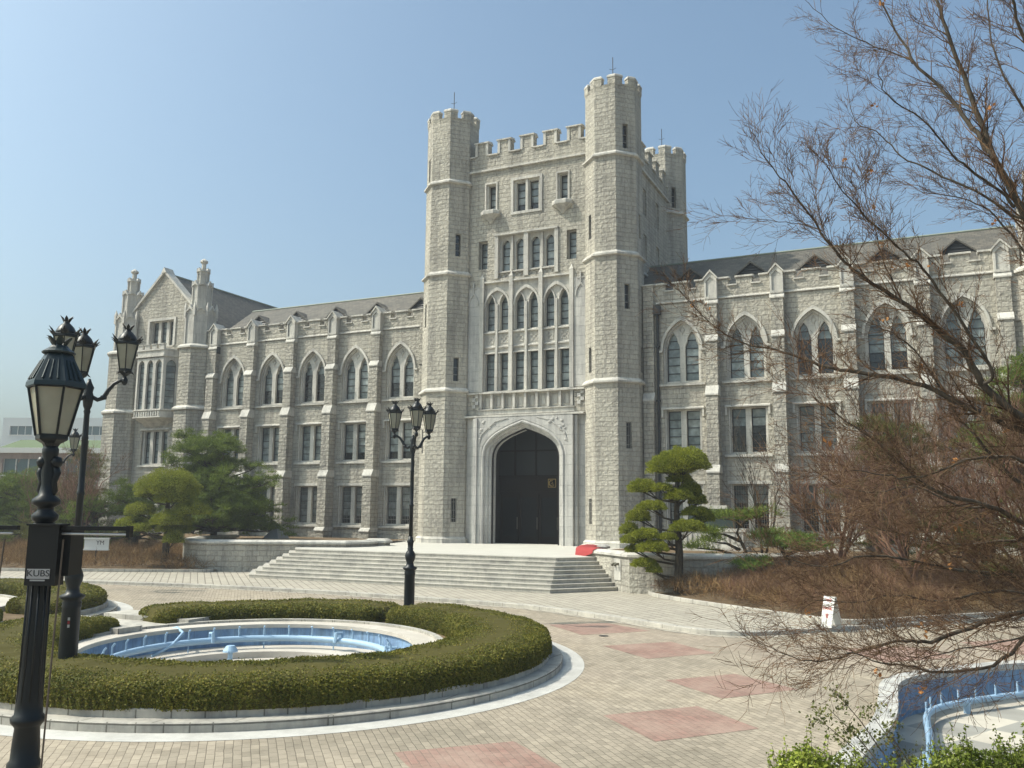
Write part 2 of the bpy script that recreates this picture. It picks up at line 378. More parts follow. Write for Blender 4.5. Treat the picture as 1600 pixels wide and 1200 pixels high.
def fastmesh(name, V, F, m, parent=None, k=4, smooth=False):
    me = bpy.data.meshes.new(name); V = np.asarray(V, np.float32).reshape(-1, 3); F = np.asarray(F, np.int32).reshape(-1, k)
    me.vertices.add(len(V)); me.vertices.foreach_set('co', V.ravel())
    me.loops.add(F.size); me.loops.foreach_set('vertex_index', F.ravel())
    me.polygons.add(len(F)); me.polygons.foreach_set('loop_start', np.arange(0, F.size, k, dtype=np.int32))
    for q in (m if isinstance(m, (list, tuple)) else [m]): me.materials.append(q)
    if smooth: me.polygons.foreach_set('use_smooth', [True] * len(F))
    me.update(calc_edges=True)
    return link(name, me, parent)
rng = np.random.default_rng(5)
def leaves(name, P, size, m, parent=None, up=None, aspect=1.0, spread=.9):
    """one small four-sided leaf at each point, tilted at random about its outward direction"""
    n = len(P); P = np.asarray(P, float)
    d = rng.normal(size=(n, 3)); 
    if up is not None: d = d * spread + np.asarray(up)
    d /= np.linalg.norm(d, axis=1)[:, None] + 1e-9
    r = rng.normal(size=(n, 3)); a = np.cross(d, r); a /= np.linalg.norm(a, axis=1)[:, None] + 1e-9; b = np.cross(d, a)
    s = size * rng.uniform(.6, 1.3, n)[:, None]
    V = np.stack([P - a * s, P - b * s * aspect * .6, P + a * s, P + b * s * aspect * .6], 1)
    return fastmesh(name, V, np.arange(4 * n).reshape(n, 4), m, parent)
def needles(name, P, length, width, m, parent=None, up=None, spread=1.0, per=1):
    """thin triangles; P roots"""
    P = np.repeat(np.asarray(P, float), per, 0); n = len(P)
    d = rng.normal(size=(n, 3)) * spread
    if up is not None: d = d + (np.repeat(np.asarray(up), per, 0) if np.ndim(up) > 1 else np.asarray(up))
    d /= np.linalg.norm(d, axis=1)[:, None] + 1e-9
    r = rng.normal(size=(n, 3)); a = np.cross(d, r); a /= np.linalg.norm(a, axis=1)[:, None] + 1e-9
    l = length * rng.uniform(.6, 1.25, n)[:, None]
    V = np.stack([P - a * width, P + a * width, P + d * l], 1)
    return fastmesh(name, V, np.arange(3 * n).reshape(n, 3), m, parent, 3)
# ------------------------------------------------------------- the main building
B = empty('stone_hall', (0, 0, 0), 'grey stone gothic hall with crenellated central tower and pointed windows, behind the stairs', 'building')
FRONT = Fr((0, 0, 0), 0)
sub = FRONT

def lights(fr, name, outline, holes, d0, d1, dg, panes, parent, *, split=False, bars=.43, barz=None, m=None, grille=False, dark=None, frame=.035):
    """a stone-framed window: tracery panel, glass behind it, glazing bars"""
    mb = MB(); panel(mb, fr, outline, holes, d0, d1)
    w = mb.build(name, m or M_TRIM, parent)
    g = MB(); bb = MB()
    for k, pn in enumerate(panes):
        us = [a for a, b in pn]; zs = [b for a, b in pn]; u0, u1, z0, z1 = min(us), max(us), min(zs), max(zs)
        e = .03
        P = [(u0 - e, z0 - e), (u0 - e, z1 + e), (u1 + e, z1 + e), (u1 + e, z0 - e)]
        nb = max(1, round((z1 - z0) / bars)); step = (z1 - z0) / nb
        for i in range(nb):
            a, b_ = z0 + i * step, z0 + (i + 1) * step
            mi = 0
            if dark and i < dark: mi = 1
            if i == 0: a -= e
            if i == nb - 1: b_ += e
            g.add([fr.p(u, z, dg + random.uniform(-.004, .004)) for u, z in ((u0 - e, a), (u0 - e, b_), (u1 + e, b_), (u1 + e, a))], [(0, 1, 2, 3)], mi)
            if i: fbox(bb, fr, u0 - e, u1 + e, a - .02, a + .02, dg + .005, dg + .05)
        fbox(bb, fr, u0 - e, u0 + frame, z0, z1, dg + .004, dg + .06); fbox(bb, fr, u1 - frame, u1 + e, z0, z1, dg + .004, dg + .06)
        fbox(bb, fr, u0 + frame, u1 - frame, z0 - e, z0 + frame, dg + .004, dg + .058); fbox(bb, fr, u0 + frame, u1 - frame, z1 - frame, z1 + e, dg + .004, dg + .058)
        if split: g.build('glass', [M_GLASS, M_GDARK], w); bb.build('glazing_frame', M_BAR, w); g = MB(); bb = MB()
    if not split: g.build('glass', [M_GLASS, M_GDARK], w); bb.build('glazing_frame', M_BAR, w)
    if grille:
        gm = MB()
        for pn in panes:
            us = [a for a, b in pn]; zs = [b for a, b in pn]; u0, u1, z0, z1 = min(us), max(us), min(zs), max(zs)
            n = max(2, round((u1 - u0) / .12))
            for i in range(1, n): u = u0 + (u1 - u0) * i / n; fbox(gm, fr, u - .008, u + .008, z0, z1, dg + .14, dg + .156)
            for q in (.12, .5, .88): z = z0 + (z1 - z0) * q; fbox(gm, fr, u0, u1, z - .012, z + .012, dg + .158, dg + .168)
        gm.build('window_grille', M_GRILLE, w)
    return w

def trefoil(c, hw, z0, zs, za):
    """a cusped lancet"""
    A = arch(c, hw, z0, zs, za, 8); n = len(A); out = []
    for i, (u, z) in enumerate(A):
        t = (z - zs) / (za - zs)
        if 0 < t < 1:
            k = .055 * math.exp(-((t - .42) / .13) ** 2)
            u += k if u < c else -k
        out.append((u, z))
    return out

BAY = 3.408; X1 = 8.95
ZARCH = (9.98, 11.8, 13.42)
def wing(sg):
    xs = [sg * (X1 + BAY * k) for k in range(5)]
    a, b = (6.3, 24.85); u0, u1 = (a, b) if sg > 0 else (-b, -a)
    zb, zc, zm = 0, 15.08, 15.5
    # crenellated skyline
    gaps = []
    for k in range(-1, 6):
        c = sg * (X1 + BAY * k)
        for s_ in (-1, 1): gaps.append((c + s_ * .62 - .21, c + s_ * .62 + .21))
    gaps = sorted(g for g in gaps if g[0] > u0 + .4 and g[1] < u1 - .3)
    top = []; merl = []; p = u0
    for g0, g1 in gaps:
        top += [(p, zm), (g0, zm)]; merl.append((p, g0, zm)); top += [(g0, zc), (g1, zc)]; merl.append((g0, g1, zc)); p = g1
    top += [(p, zm), (u1, zm)]; merl.append((p, u1, zm))
    outer = [(u0, zb)] + top + [(u1, zb)]
    holes = []
    for c in xs:
        holes += [arch(c, 1.02, *ZARCH), rect(c - 1.0, c + 1.0, 6.1, 8.55), rect(c - 1.0, c + 1.0, 2.1, 4.55)]
    mb = MB(); panel(mb, FRONT, outer, holes, 0, -.45, back=True)
    mb.box(u0, u1, .46, 9.2, 15.0 - .3, 15.0 - .2)      # deck under the roof
    mb.build('wall', M_ROCK, B)
    # coping
    cp = MB()
    for m0, m1, z in merl:
        e0 = .07
        if z == zc: cp.rings([[FRONT.p(u, zz, d) for zz, d in ((z, .08), (z, -.53), (z + .07, -.53), (z + .12, -.42), (z + .07, .08))] for u in (m0 - .05, m1 + .05)])
        else: cp.rings([[FRONT.p(u, zz, d) for zz, d in ((z, .08), (z, -.53), (z + .09, -.53), (z + .17, -.22), (z + .09, .08))] for u in (m0 - e0, m1 + e0)])
    for k in range(6):
        c0 = sg * (X1 - BAY / 2 + BAY * k); c1 = c0 + sg * BAY
        l, r = min(c0, c1) + .34, max(c0, c1) - .34
        l, r = max(l, u0), min(r, u1)
        if r > l: ledge(cp, FRONT, l, r, 14.42, 14.56, -.02, .09)
    cp.build('parapet_coping', M_TRIM, B)
    # windows
    for i, c in enumerate(xs):
        hw, mo = .36, .505
        L1 = [trefoil(c - mo, hw, 10.1, 11.85, 12.8), trefoil(c + mo, hw, 10.1, 11.85, 12.8)]
        eye = [(c, 12.62), (c - .12, 12.9), (c, 13.12), (c + .12, 12.9)]
        w = lights(FRONT, 'window', arch(c, 1.02, *ZARCH), L1 , -.2, -.44, -.42, L1, B, dark=(0 if sg > 0 and i == 0 else random.choice([0, 1, 2, 4])) or None)
        t = MB(); archband(t, FRONT, c, 1.02, 1.14, 11.75, 11.8, 13.42, 13.62, -.02, .1)
        archband(t, FRONT, c, .93, 1.025, 10.0, 11.8, 13.27, 13.42, -.21, -.09)
        for s_ in (-1, 1): fbox(t, FRONT, c + s_ * 1.17 - .12, c + s_ * 1.17 + .12, 11.68, 11.8, -.01, .13)
        band(t, FRONT, *(lambda A: (A, [(c + (u - c) * .8, 12.95 + (z - 12.95) * .7) for u, z in A]))([(c - .16, 12.9), (c, 13.16), (c + .16, 12.9), (c, 12.62), (c - .16, 12.9)]), -.195, -.14)
        ledge(t, FRONT, c - 1.25, c + 1.25, 9.82, 10.02, -.42, .14, .45)
        t.build('window_moulding', M_TRIM, w)
        for z0, z1, gr in ((6.1, 8.55, False), (2.1, 4.55, True)):
            H = [rect(c - mo - .36, c - mo + .36, z0 + .1, z1 - .08), rect(c + mo - .36, c + mo + .36, z0 + .1, z1 - .08)]
            lights(FRONT, 'window', rect(c - 1.0, c + 1.0, z0, z1), H, -.2, -.44, -.42, H, B, grille=gr, dark=(random.choice([0, 1, 3]) if not (sg > 0 and i == 0) else 0) or None)
            w = B.children[-1] if False else None
            t = MB()
            fbox(t, FRONT, c - 1.0, c - .92, z0, z1, -.19, -.07); fbox(t, FRONT, c + .92, c + 1.0, z0, z1, -.19, -.07)
            if not gr:
                ledge(t, FRONT, c - 1.16, c + 1.16, z1, z1 + .14, -.02, .11, .5)
                for s_ in (-1, 1): fbox(t, FRONT, c + s_ * 1.1 - .05, c + s_ * 1.1 + .05, z1 - .42, z1, -.01, .08)
            else: fbox(t, FRONT, c - 1.12, c + 1.12, z1, z1 + .16, -.01, .03)
            ledge(t, FRONT, c - 1.2, c + 1.2, z0 - .16, z0 + .04, -.42, .13, .45)
            t.build('window_moulding', M_TRIM, B)
    # buttresses
    for k in range(0, 5):
        c = sg * (X1 - BAY / 2 + BAY * (k + 1))
        if abs(c) > 24.5: continue
        make_buttress(c)
def make_buttress(c):
    st = [(0, 1.7, .95, .34), (1.95, 5.1, .82, .32), (5.52, 9.15, .66, .31), (9.68, 12.05, .50, .31), (12.42, 14.1, .36, .31)]
    mb = MB(); t = MB(); wl = []
    for i, (z0, z1, d, hw) in enumerate(st):
        fbox(mb, FRONT, c - hw, c + hw, z0, z1, -.05, d)
        dn = st[i + 1][2] if i + 1 < len(st) else .3
        zn = st[i + 1][0] if i + 1 < len(st) else 14.36
        e = .03 if i < 4 else .06
        A = [(-.04, z1), (d + .05, z1), (d + .05, z1 + .07), (dn, zn), (-.04, zn)]
        wt = t if i == 4 else MB(); wt.rings([[FRONT.p(u, z, dd) for dd, z in A] for u in (c - hw - e, c + hw + e)]); wl.append(wt)
    hw = .33
    G = [(c - hw, 14.36), (c - hw, 15.48), (c, 15.84), (c + hw, 15.48), (c + hw, 14.36)]
    I = [(c - hw + .1, 14.5), (c - hw + .1, 15.36), (c, 15.58), (c + hw - .1, 15.36), (c + hw - .1, 14.5)]
    panel(t, FRONT, G, [I], .36, -.5); band(t, FRONT, I, I, .36, .3); panel(t, FRONT, I, [], .3, .29, osides=False)
    Gc = [(c - hw - .07, 15.42), (c, 15.86), (c + hw + .07, 15.42)]; Gd = [(c - hw - .07, 15.52), (c, 15.98), (c + hw + .07, 15.52)]
    t.rings([[FRONT.p(*q, d) for q in Gc + Gd[::-1]] for d in (-.56, .43)])
    b_ = mb.build('buttress', M_ROCK2, B); t.build('buttress_cap', M_TRIM, b_)
    for q_ in wl[:4]: q_.build('weathering', M_TRIM, b_)
wing(-1); wing(1)
# roofs of the wings
def slab(name, m, P, th=.12, parent=B):
    mb = MB(); n = len(P); Q = [Vector(p) for p in P]; nn = (Q[1] - Q[0]).cross(Q[2] - Q[0]).normalized()
    if nn.z < 0: nn = -nn
    mb.rings([[tuple(q) for q in Q], [tuple(q - nn * th) for q in Q]]); return mb.build(name, m, parent)
for sg in (-1, 1):
    a, b = sg * 5.6, sg * 25.4
    slab('roof', M_SLATE, [(a, .75, 15.05), (b, .75, 15.05), (b, 4.7, 17.95), (a, 4.7, 17.95)])
    slab('roof', M_SLATE, [(a, 4.72, 17.95), (b, 4.72, 17.95), (b, 9.4, 14.9), (a, 9.4, 14.9)])
    r = MB(); r.tube([(a, 4.71, 17.98), (b, 4.71, 17.98)], .07, 6); r.build('roof_ridge', M_COPPER, B)
    for k in range(5):
        c = sg * (X1 + BAY * k); y0 = 2.35; zr = 15.05 + (y0 - .75) * 2.9 / 3.95
        ap = zr + .7; hw = .98; yb = .75 + (ap - 15.05) * 3.95 / 2.9
        m = MB(); L0 = (c - hw, y0, zr - .05); R0 = (c + hw, y0, zr - .05); A0 = (c, y0, ap); A1 = (c, yb, ap)
        e = .14
        for s_ in (-1, 1):
            q0 = (c + s_ * (hw + .1), y0 - e, zr - .12); q1 = (c, y0 - e, ap + .04); q2 = (c, yb, ap + .04); q3 = (c + s_ * (hw + .1), y0 + .02, zr - .12)
            m.add([q0, q1, q2, q3, (q0[0], q0[1], q0[2] - .1), (q1[0], q1[1], q1[2] - .1), (q2[0], q2[1], q2[2] - .1), (q3[0], q3[1], q3[2] - .1)],
                  [(0, 1, 2, 3), (7, 6, 5, 4), (0, 4, 5, 1), (1, 5, 6, 2), (2, 6, 7, 3), (3, 7, 4, 0)])
        dm = m.build('dormer', M_SLATE, B)
        l = MB(); l.add([L0, R0, A0], [(0, 1, 2)])
        for i in range(4):
            z = zr + .06 + i * .16; w_ = hw * (1 - (z + .08 - zr) / .72)
            if w_ > .05: l.add([(c - w_, y0 - .06, z), (c + w_, y0 - .06, z), (c + w_, y0, z + .1), (c - w_, y0, z + .1)], [(0, 1, 2, 3)])
        l.build('louvre', M_BAR, dm)
# drainpipes with hopper heads
for x in (7.66, -24.1, 24.3):
    m = MB(); m.tube([(x, -.12, 1.2), (x, -.12, 13.9)], .075, 8); m.box(x - .19, x + .19, -.34, -.01, 13.8, 14.28)
    for z in (3, 6, 9, 12): m.box(x - .11, x + .11, -.2, -.01, z, z + .08)
    m.build('drainpipe', M_BAR, B)
for x in (7.18, -7.18, 24.75, -24.65):     # corner piers
    m = MB(); hw = .29; m.box(x - hw, x + hw, -.42, .0, 0, 9.0); m.box(x - hw + .003, x + hw - .003, -.24, .0, 9.35, 15.46); m.box(x - hw - .003, x + hw + .003, -.3, .0, 12.0, 12.3)
    m.build('pier', M_ROCK2, B)
    t = MB(); t.rings([[FRONT.p(u, z, d) for d, z in ((-.03, 9.0), (.44, 9.0), (.44, 9.1), (.22, 9.5), (-.03, 9.5))] for u in (x - hw - .03, x + hw + .03)])
    ledge(t, FRONT, x - hw - .05, x + hw + .05, 15.46, 15.6, -.5, .3, .5); t.build('pier_cap', M_TRIM, B)

# ---------------------------------------------------------------- tower
TC = 5.28; TY = -.3; WY = -.72
TF = Fr((0, WY, 0), 0)
def octo(cx, cy, R): return [(cx + R * math.cos(PI / 8 + PI / 4 * i), cy + R * math.sin(PI / 8 + PI / 4 * i)) for i in range(8)]
def turret(cx, cy, slits, name='turret'):
    """octagonal turret; slits: {face angle in degrees: [(z0, z1, grille)]}"""
    m = MB(); t = MB(); g = MB(); tr = MB(); sc_ = []; gs = []
    secs = [(1.0, 1.42, 1.80, 1), (1.42, 9.98, 1.68, 0), (9.98, 17.05, 1.655, 0), (17.05, 22.8, 1.63, 0), (22.8, 26.95, 1.61, 0)]
    for z0, z1, R, k in secs:
        P = octo(cx, cy, R)
        if k: tr.prism(P, 0, z1); continue
        for i in range(8):
            a = PI / 4 * (i + 1)                 # outward direction of the face between corner i and i+1
            A, Bp = P[i], P[(i + 1) % 8]
            fr = Fr((Bp[0], Bp[1], 0), math.atan2(A[1] - Bp[1], A[0] - Bp[0])); L = math.hypot(A[0] - Bp[0], A[1] - Bp[1])
            if fr.n.x * math.cos(a) + fr.n.y * math.sin(a) < 0:
                fr = Fr((A[0], A[1], 0), math.atan2(Bp[1] - A[1], Bp[0] - A[0]))
            deg = round(math.degrees(a)) % 360; H = []
            for s0, s1, gr in slits.get(deg, []):
                if s0 > z0 and s1 < z1:
                    H.append(rect(L / 2 - .17, L / 2 + .17, s0, s1))
                    g = MB(); gs.append(g); fbox(g, fr, L / 2 - .2, L / 2 + .2, s0 - .05, s1 + .05, -.3, -.26, 0)
                    if gr:
                        for u in (-.11, 0, .11): fbox(g, fr, L / 2 + u - .012, L / 2 + u + .012, s0, s1, -.06, -.03, 1)
                        for q in (.15, .5, .85): z = s0 + (s1 - s0) * q; fbox(g, fr, L / 2 - .17, L / 2 + .17, z - .012, z + .012, -.025, -.01, 1)
                    else:
                        for q in (.3, .6): z = s0 + (s1 - s0) * q; fbox(g, fr, L / 2 - .17, L / 2 + .17, z - .018, z + .018, -.25, -.2, 1)
            panel(m, fr, rect(0, L, z0, z1), H, 0, -.27, osides=False)
        if z1 < 26:                # band with a sloping top
            sc_.append(MB().rings([[(x, y, z) for x, y in octo(cx, cy, r)] for r, z in ((R - .1, z1 - .1), (R + .16, z1 - .02), (R + .16, z1 + .07), (R - .03, z1 + .24), (R - .1, z1 + .24))], False, False))
    tr.rings([[(x, y, z) for x, y in octo(cx, cy, r)] for r, z in ((1.80, 1.40), (1.82, 1.44), (1.70, 1.56), (1.66, 1.56))], False, False)
    # merlons that wrap each corner
    R = 1.66; Ri = 1.3; P = octo(cx, cy, R); Q = octo(cx, cy, Ri); tops = []
    m.rings([[(x, y, z) for x, y in octo(cx, cy, r)] for r, z in ((1.61, 26.8), (1.66, 26.98), (1.3, 26.98), (1.3, 25.9))], False, True)
    for i in range(8):
        pm, p0, pp = P[i - 1], P[i], P[(i + 1) % 8]; qm, q0, qp = Q[i - 1], Q[i], Q[(i + 1) % 8]
        f = .355
        lerp = lambda a, b: (a[0] + (b[0] - a[0]) * f, a[1] + (b[1] - a[1]) * f)
        pl = [lerp(p0, pm), p0, lerp(p0, pp), lerp(q0, qp), q0, lerp(q0, qm)]
        m.prism(pl, 26.97, 27.38)
        cx_, cy_ = sum(a for a, b in pl) / 6, sum(b for a, b in pl) / 6
        big = [(cx_ + (a - cx_) * 1.1, cy_ + (b - cy_) * 1.1) for a, b in pl]; sm = [(cx_ + (a - cx_) * .92, cy_ + (b - cy_) * .92) for a, b in pl]
        t.rings([[(a, b, 27.37) for a, b in big], [(a, b, 27.46) for a, b in big], [(a, b, 27.54) for a, b in sm]])
    o = m.build(name, M_ROCK, B); t.build('battlement_cap', M_TRIM, o)
    for q_ in sc_: q_.build('string_course', M_TRIM, o)
    tr.build('plinth', M_TRIM, o)
    for g in gs: g.build('slit_window', [M_GDARK, M_GRILLE], o)
    rod = MB(); rod.tube([(cx, cy, 26), (cx, cy, 29.4)], .025, 5); rod.tube([(cx - .2, cy, 28.7), (cx, cy, 28.62), (cx + .2, cy, 28.7)], .015, 4); rod.tube([(cx, cy, 25.9), (cx, cy, 26.4)], .06, 6)
    rod.build('lightning_rod', M_BAR, o)
FR = [(23.2, 24.65, 0), (14.0, 15.4, 0), (6.4, 7.8, 1)]; FL = [(18.2, 19.6, 0), (10.6, 12.0, 0), (2.4, 3.75, 1)]
turret(-TC, TY, {315: FL, 225: FR, 180: FR}); turret(TC, TY, {315: FR, 225: FL, 0: FL})
turret(TC, 10.3, {315: FR, 0: FL}); turret(-TC, 10.3, {})
# front wall of the tower
def merlons(u0, u1, n, zc, zm, first, w, step):
    L = [(u0, zc)]; caps = []
    p = u0
    for k in range(n):
        a, b = first + step * k, first + step * k + w
        caps.append((p, a, zc)); caps.append((a, b, zm))
        L += [(a, zc), (a, zm), (b, zm), (b, zc)]; p = b
    L.append((u1, zc)); caps.append((p, u1, zc)); return L, caps
wy = MB(); MT, CAPS = merlons(-4.6, 4.6, 5, 24.5, 25.35, -3.45, .86, 1.51)
SW = [(-2.33, 20.95, 22.7), (2.33, 20.95, 22.7)]
H = [rect(-2.98, 2.98, 8.9, 16.6), rect(-.97, .97, 20.6, 22.75), rect(-2.0, 2.0, 16.75, 19.4)] + [rect(c - .36, c + .36, z0, z1) for c, z0, z1 in SW] + [rect(c - .3, c + .3, 17.4, 19.15) for c in (-2.85, 2.85)]
portal = arch(0, 2.62, 1.0, 6.05, 8.35, 10)
panel(wy, TF, [(-4.6, 1.0)] + MT + [(4.6, 1.0)], H + [portal], 0, -.5, back=False)
panel(wy, TF, MT, [], -.5, -.51, osides=False)
wy.build('wall', M_ROCK, B)
cp = MB()
for a, b, z in CAPS:
    e = .06 if z > 25 else 0
    A = [(z, .1), (z, -.58), (z + .08, -.58), (z + .2 if z > 25 else z + .16, -.4), (z + .08, .1)]
    cp.rings([[TF.p(u, zz, d) for zz, d in A] for u in (a - e, b + e)])
    if z > 25:     # framed panel on the face of each merlon
        for q in ((a, a + .16), (b - .16, b)): fbox(cp, TF, q[0], q[1], 24.55, 25.35, -.0, .05)
ledge(cp, TF, -4.4, 4.4, 23.5, 23.68, -.05, .16, .4); cp.build('parapet_coping', M_TRIM, B)
# blocks of the tower behind the front
tb = MB(); tb.box(-5.75, 5.75, -.2, 10.2, 19.5, 24.2)
for sg in (-1, 1):
    fr = Fr((sg * 5.95, .8 if sg > 0 else 9.4, 0), PI / 2 if sg > 0 else -PI / 2)
    ml, cps = merlons(0, 8.6, 5, 24.5, 25.35, .5, .86, 1.62)
    panel(tb, fr, [(0, 0)] + ml + [(8.6, 0)], [rect(c - .35, c + .35, z, z + 1.7) for c in (2.8, 5.6) for z in (20.9, 18.0)], 0, -.5, back=True)
    c2 = MB()
    for a, b, z in cps: c2.rings([[fr.p(u, zz, d) for zz, d in ((z, .08), (z, -.56), (z + .16, -.4), (z + .08, .08))] for u in (a - (.06 if z > 25 else 0), b + (.06 if z > 25 else 0))])
    ledge(c2, fr, 0, 8.6, 23.5, 23.68, -.05, .16, .4); ledge(c2, fr, 0, 8.6, 17.05, 17.25, -.05, .16, .4); c2.build('parapet_coping', M_TRIM, B)
    for c in (2.8, 5.6):
        for z in (20.9, 18.0):
            Hh = rect(c - .28, c + .28, z + .08, z + 1.64); lights(fr, 'window', rect(c - .35, c + .35, z, z + 1.7), [Hh], -.1, -.3, -.28, [Hh], B)
tb.build('wall', M_ROCK2, B)
# upper windows
for c, z0, z1 in SW:
    Hh = rect(c - .24, c + .24, z0 + .02, z1 - .08)
    w = lights(TF, 'window', rect(c - .36, c + .36, z0, z1), [Hh], -.1, -.5, -.46, [Hh], B)
    t = MB(); A = [(c - .42, z0), (c - .42, z1 + .06), (c + .42, z1 + .06), (c + .42, z0)]; A2 = [(c - .34, z0), (c - .34, z1 - .03), (c + .34, z1 - .03), (c + .34, z0)]
    band(t, TF, A, A2, .06, .06); band(t, TF, A, A, .06, -.02); band(t, TF, A2, A2, -.1, .06)
    # little balcony on a corbel
    pl = lambda k, z: [TF.p(c + u * k, z, max(-.02, d * k)) for u, d in ((-.62, -.02), (-.62, .22), (-.34, .46), (.34, .46), (.62, .22), (.62, -.02))]
    t.rings([pl(.12, 20.2), pl(.28, 20.34), pl(.62, 20.52), pl(.9, 20.64), pl(1.0, 20.66), pl(1.0, 20.86), pl(.94, 20.92)])
    t.build('window_balcony', M_TRIM, w)
w = lights(TF, 'window', rect(-.97, .97, 20.6, 22.75), [rect(-.72, -.13, 20.75, 22.55), rect(.13, .72, 20.75, 22.55)], -.12, -.45, -.42, [rect(-.72, -.13, 20.75, 22.55), rect(.13, .72, 20.75, 22.55)], B, dark=1)
t = MB(); A = rect(-1.02, 1.02, 20.54, 22.82) ; A2 = rect(-.86, .86, 20.7, 22.66); band(t, TF, A + A[:1], A2 + A2[:1], .06, .06); band(t, TF, A + A[:1], A + A[:1], .06, -.02); band(t, TF, A2 + A2[:1], A2 + A2[:1], .06, -.12)
fbox(t, TF, -.07, .07, 20.7, 22.66, -.12, -.02); t.build('window_moulding', M_TRIM, w)
for c in (-2.85, 2.85):
    Hh = rect(c - .26, c + .26, 17.44, 19.1); lights(TF, 'window', rect(c - .3, c + .3, 17.4, 19.15), [Hh], -.32, -.5, -.46, [Hh], B)
HH = [arch(c, .27, 17.2, 18.75, 19.12, 6) for c in (-1.42, -.5, .5, 1.42)]
w = lights(TF, 'window', rect(-2.0, 2.0, 16.75, 19.4), HH, -.22, -.5, -.46, HH, B, split=True)
t = MB()
for c, hw in ((-1.93, .11), (0, .14), (1.93, .11)): fbox(t, TF, c - hw, c + hw, 16.72, 19.4, -.22, .08)
for c in (-.96, .96): fbox(t, TF, c - .06, c + .06, 17.2, 19.3, -.22, -.06)
ledge(t, TF, -2.04, 2.04, 19.34, 19.52, -.3, .14, .4)
for a, b in ((-1.82, -.14), (.14, 1.82)): ledge(t, TF, a, b, 17.06, 17.24, -.3, -.02, .6)
for k in range(10):          # blind arcade under the sills
    c = (-1.82 + .168 + .336 * (k % 5)) if k < 5 else (.14 + .168 + .336 * (k % 5)); archband(t, TF, c, .11, .165, 16.78, 16.84, 16.98, 17.05, -.23, -.14)
t.build('window_moulding', M_TRIM, w)
# the two-storey window screen
SC = Fr((0, WY, 0), 0); HH = []; HL = []
cs = [-2.375, -1.425, -.475, .475, 1.425, 2.375]
HL = [rect(c - .3, c + .3, 10.0, 12.25) for c in cs]
HU = [arch(c + (.03 if k % 2 == 0 else -.03), .29, 13.62, 15.15, 15.78, 7) for k, c in enumerate(cs)]
w = lights(SC, 'window', rect(-2.98, 2.98, 8.9, 16.6), HL + HU, -.16, -.5, -.46, HL + HU, B, split=True)
t = MB()
for c in (-2.86, -.95, .95, 2.86):
    fbox(t, SC, c - .12, c + .12, 9.95, 16.72, -.16, .1)
    t.rings([[SC.p(c + u, z, d) for u, d in ((-r, .1 - .12 - r), (r, .1 - .12 - r), (r, .1 - .12 + r), (-r, .1 - .12 + r))] for r, z in ((.12, 16.72), (.13, 16.8), (.07, 16.95), (.02, 17.1))])
for c in (-1.9, 0, 1.9): fbox(t, SC, c - .065, c + .065, 9.95, 15.2, -.16, .0)
for a, b in ((-2.74, -1.07), (-.83, .83), (1.07, 2.74)):
    m_ = (a + b) / 2; hw = (b - a) / 2
    ledge(t, SC, a, b, 16.5, 16.66, -.17, .06, .4)
    archband(t, SC, m_, hw - .09, hw, 15.0, 15.05, 16.02, 16.22, -.17, .0)
    for c in (m_ - .95 / 2, m_ + .95 / 2):
        archband(t, SC, c + (.03 if c < m_ else -.03), .29, .36, 13.62, 15.15, 15.78, 15.88, -.17, -.08)
        ledge(t, SC, c - .38, c + .38, 13.44, 13.62, -.3, -.02, .6)
        ledge(t, SC, c - .38, c + .38, 12.56, 12.7, -.2, -.04, .5); ledge(t, SC, c - .38, c + .38, 12.22, 12.34, -.2, -.04, .5)
        # quatrefoil panel
        for k in range(4):
            aa = PI / 2 * k; uc, zc_ = c + .14 * math.cos(aa), 13.07 + .14 * math.sin(aa)
            t.rings([[SC.p(uc + (r * math.cos(q * PI / 4)), zc_ + (r * math.sin(q * PI / 4)), -.15 + .03) for q in range(8)] for r in (.12, .085)], False, False)
            t.rings([[SC.p(uc + (.12 * math.cos(q * PI / 4)), zc_ + (.12 * math.sin(q * PI / 4)), d) for q in range(8)] for d in (-.16, -.12)], False, False)
            aa += PI / 4; uc, zc_ = c + .26 * math.cos(aa), 13.07 + .26 * math.sin(aa); fbox(t, SC, uc - .05, uc + .05, zc_ - .05, zc_ + .05, -.17, -.12)
ledge(t, SC, -3.7, 3.7, 9.82, 10.0, -.2, .18, .5)
ledge(t, SC, -3.7, 3.7, 8.42, 8.6, -.2, .42, .45); ledge(t, SC, -3.05, 3.05, 8.86, 8.94, -.2, .12, .45)
fbox(t, SC, -3.02, 3.02, 8.6, 8.87, -.2, .04)
for k in range(9):
    c = -2.86 + 5.72 * k / 8; fbox(t, SC, c - .07, c + .07, 8.94, 9.82, -.16, .06)
    if k < 8:
        c += 5.72 / 16; A = rect(c - .2, c + .2, 9.02, 9.72); A2 = rect(c - .13, c + .13, 9.1, 9.64); band(t, SC, A + A[:1], A2 + A2[:1], -.15, -.1); band(t, SC, A2 + A2[:1], A2 + A2[:1], -.1, -.16)
t.build('window_moulding', M_TRIM, w)
# smooth strips between screen and turrets, with an ogee tracery head
for sg in (-1, 1):
    sp = MB(); a, b = sorted((sg * 3.0, sg * 3.95)); fbox(sp, TF, a, b, 10.0, 16.3, -.2, .03); fbox(sp, TF, a, b, 1.0, 8.42, -.2, .02)
    c = sg * 3.42; archband(sp, TF, c, .26, .32, 15.2, 15.3, 15.85, 15.98, .02, .09); fbox(sp, TF, c - .035, c + .035, 15.95, 16.6, .02, .1); fbox(sp, TF, c - .2, c + .2, 16.2, 16.27, .02, .08)
    for k in range(4):
        for j in range(2):
            if (k + j) % 2 == 0: fbox(sp, TF, sg * 3.3 + j * .2 - .1, sg * 3.3 + j * .2 + .1, 9.0 + k * .2, 9.2 + k * .2, -.01, .07)
    sp.build('ashlar_panel', M_ASH, B)
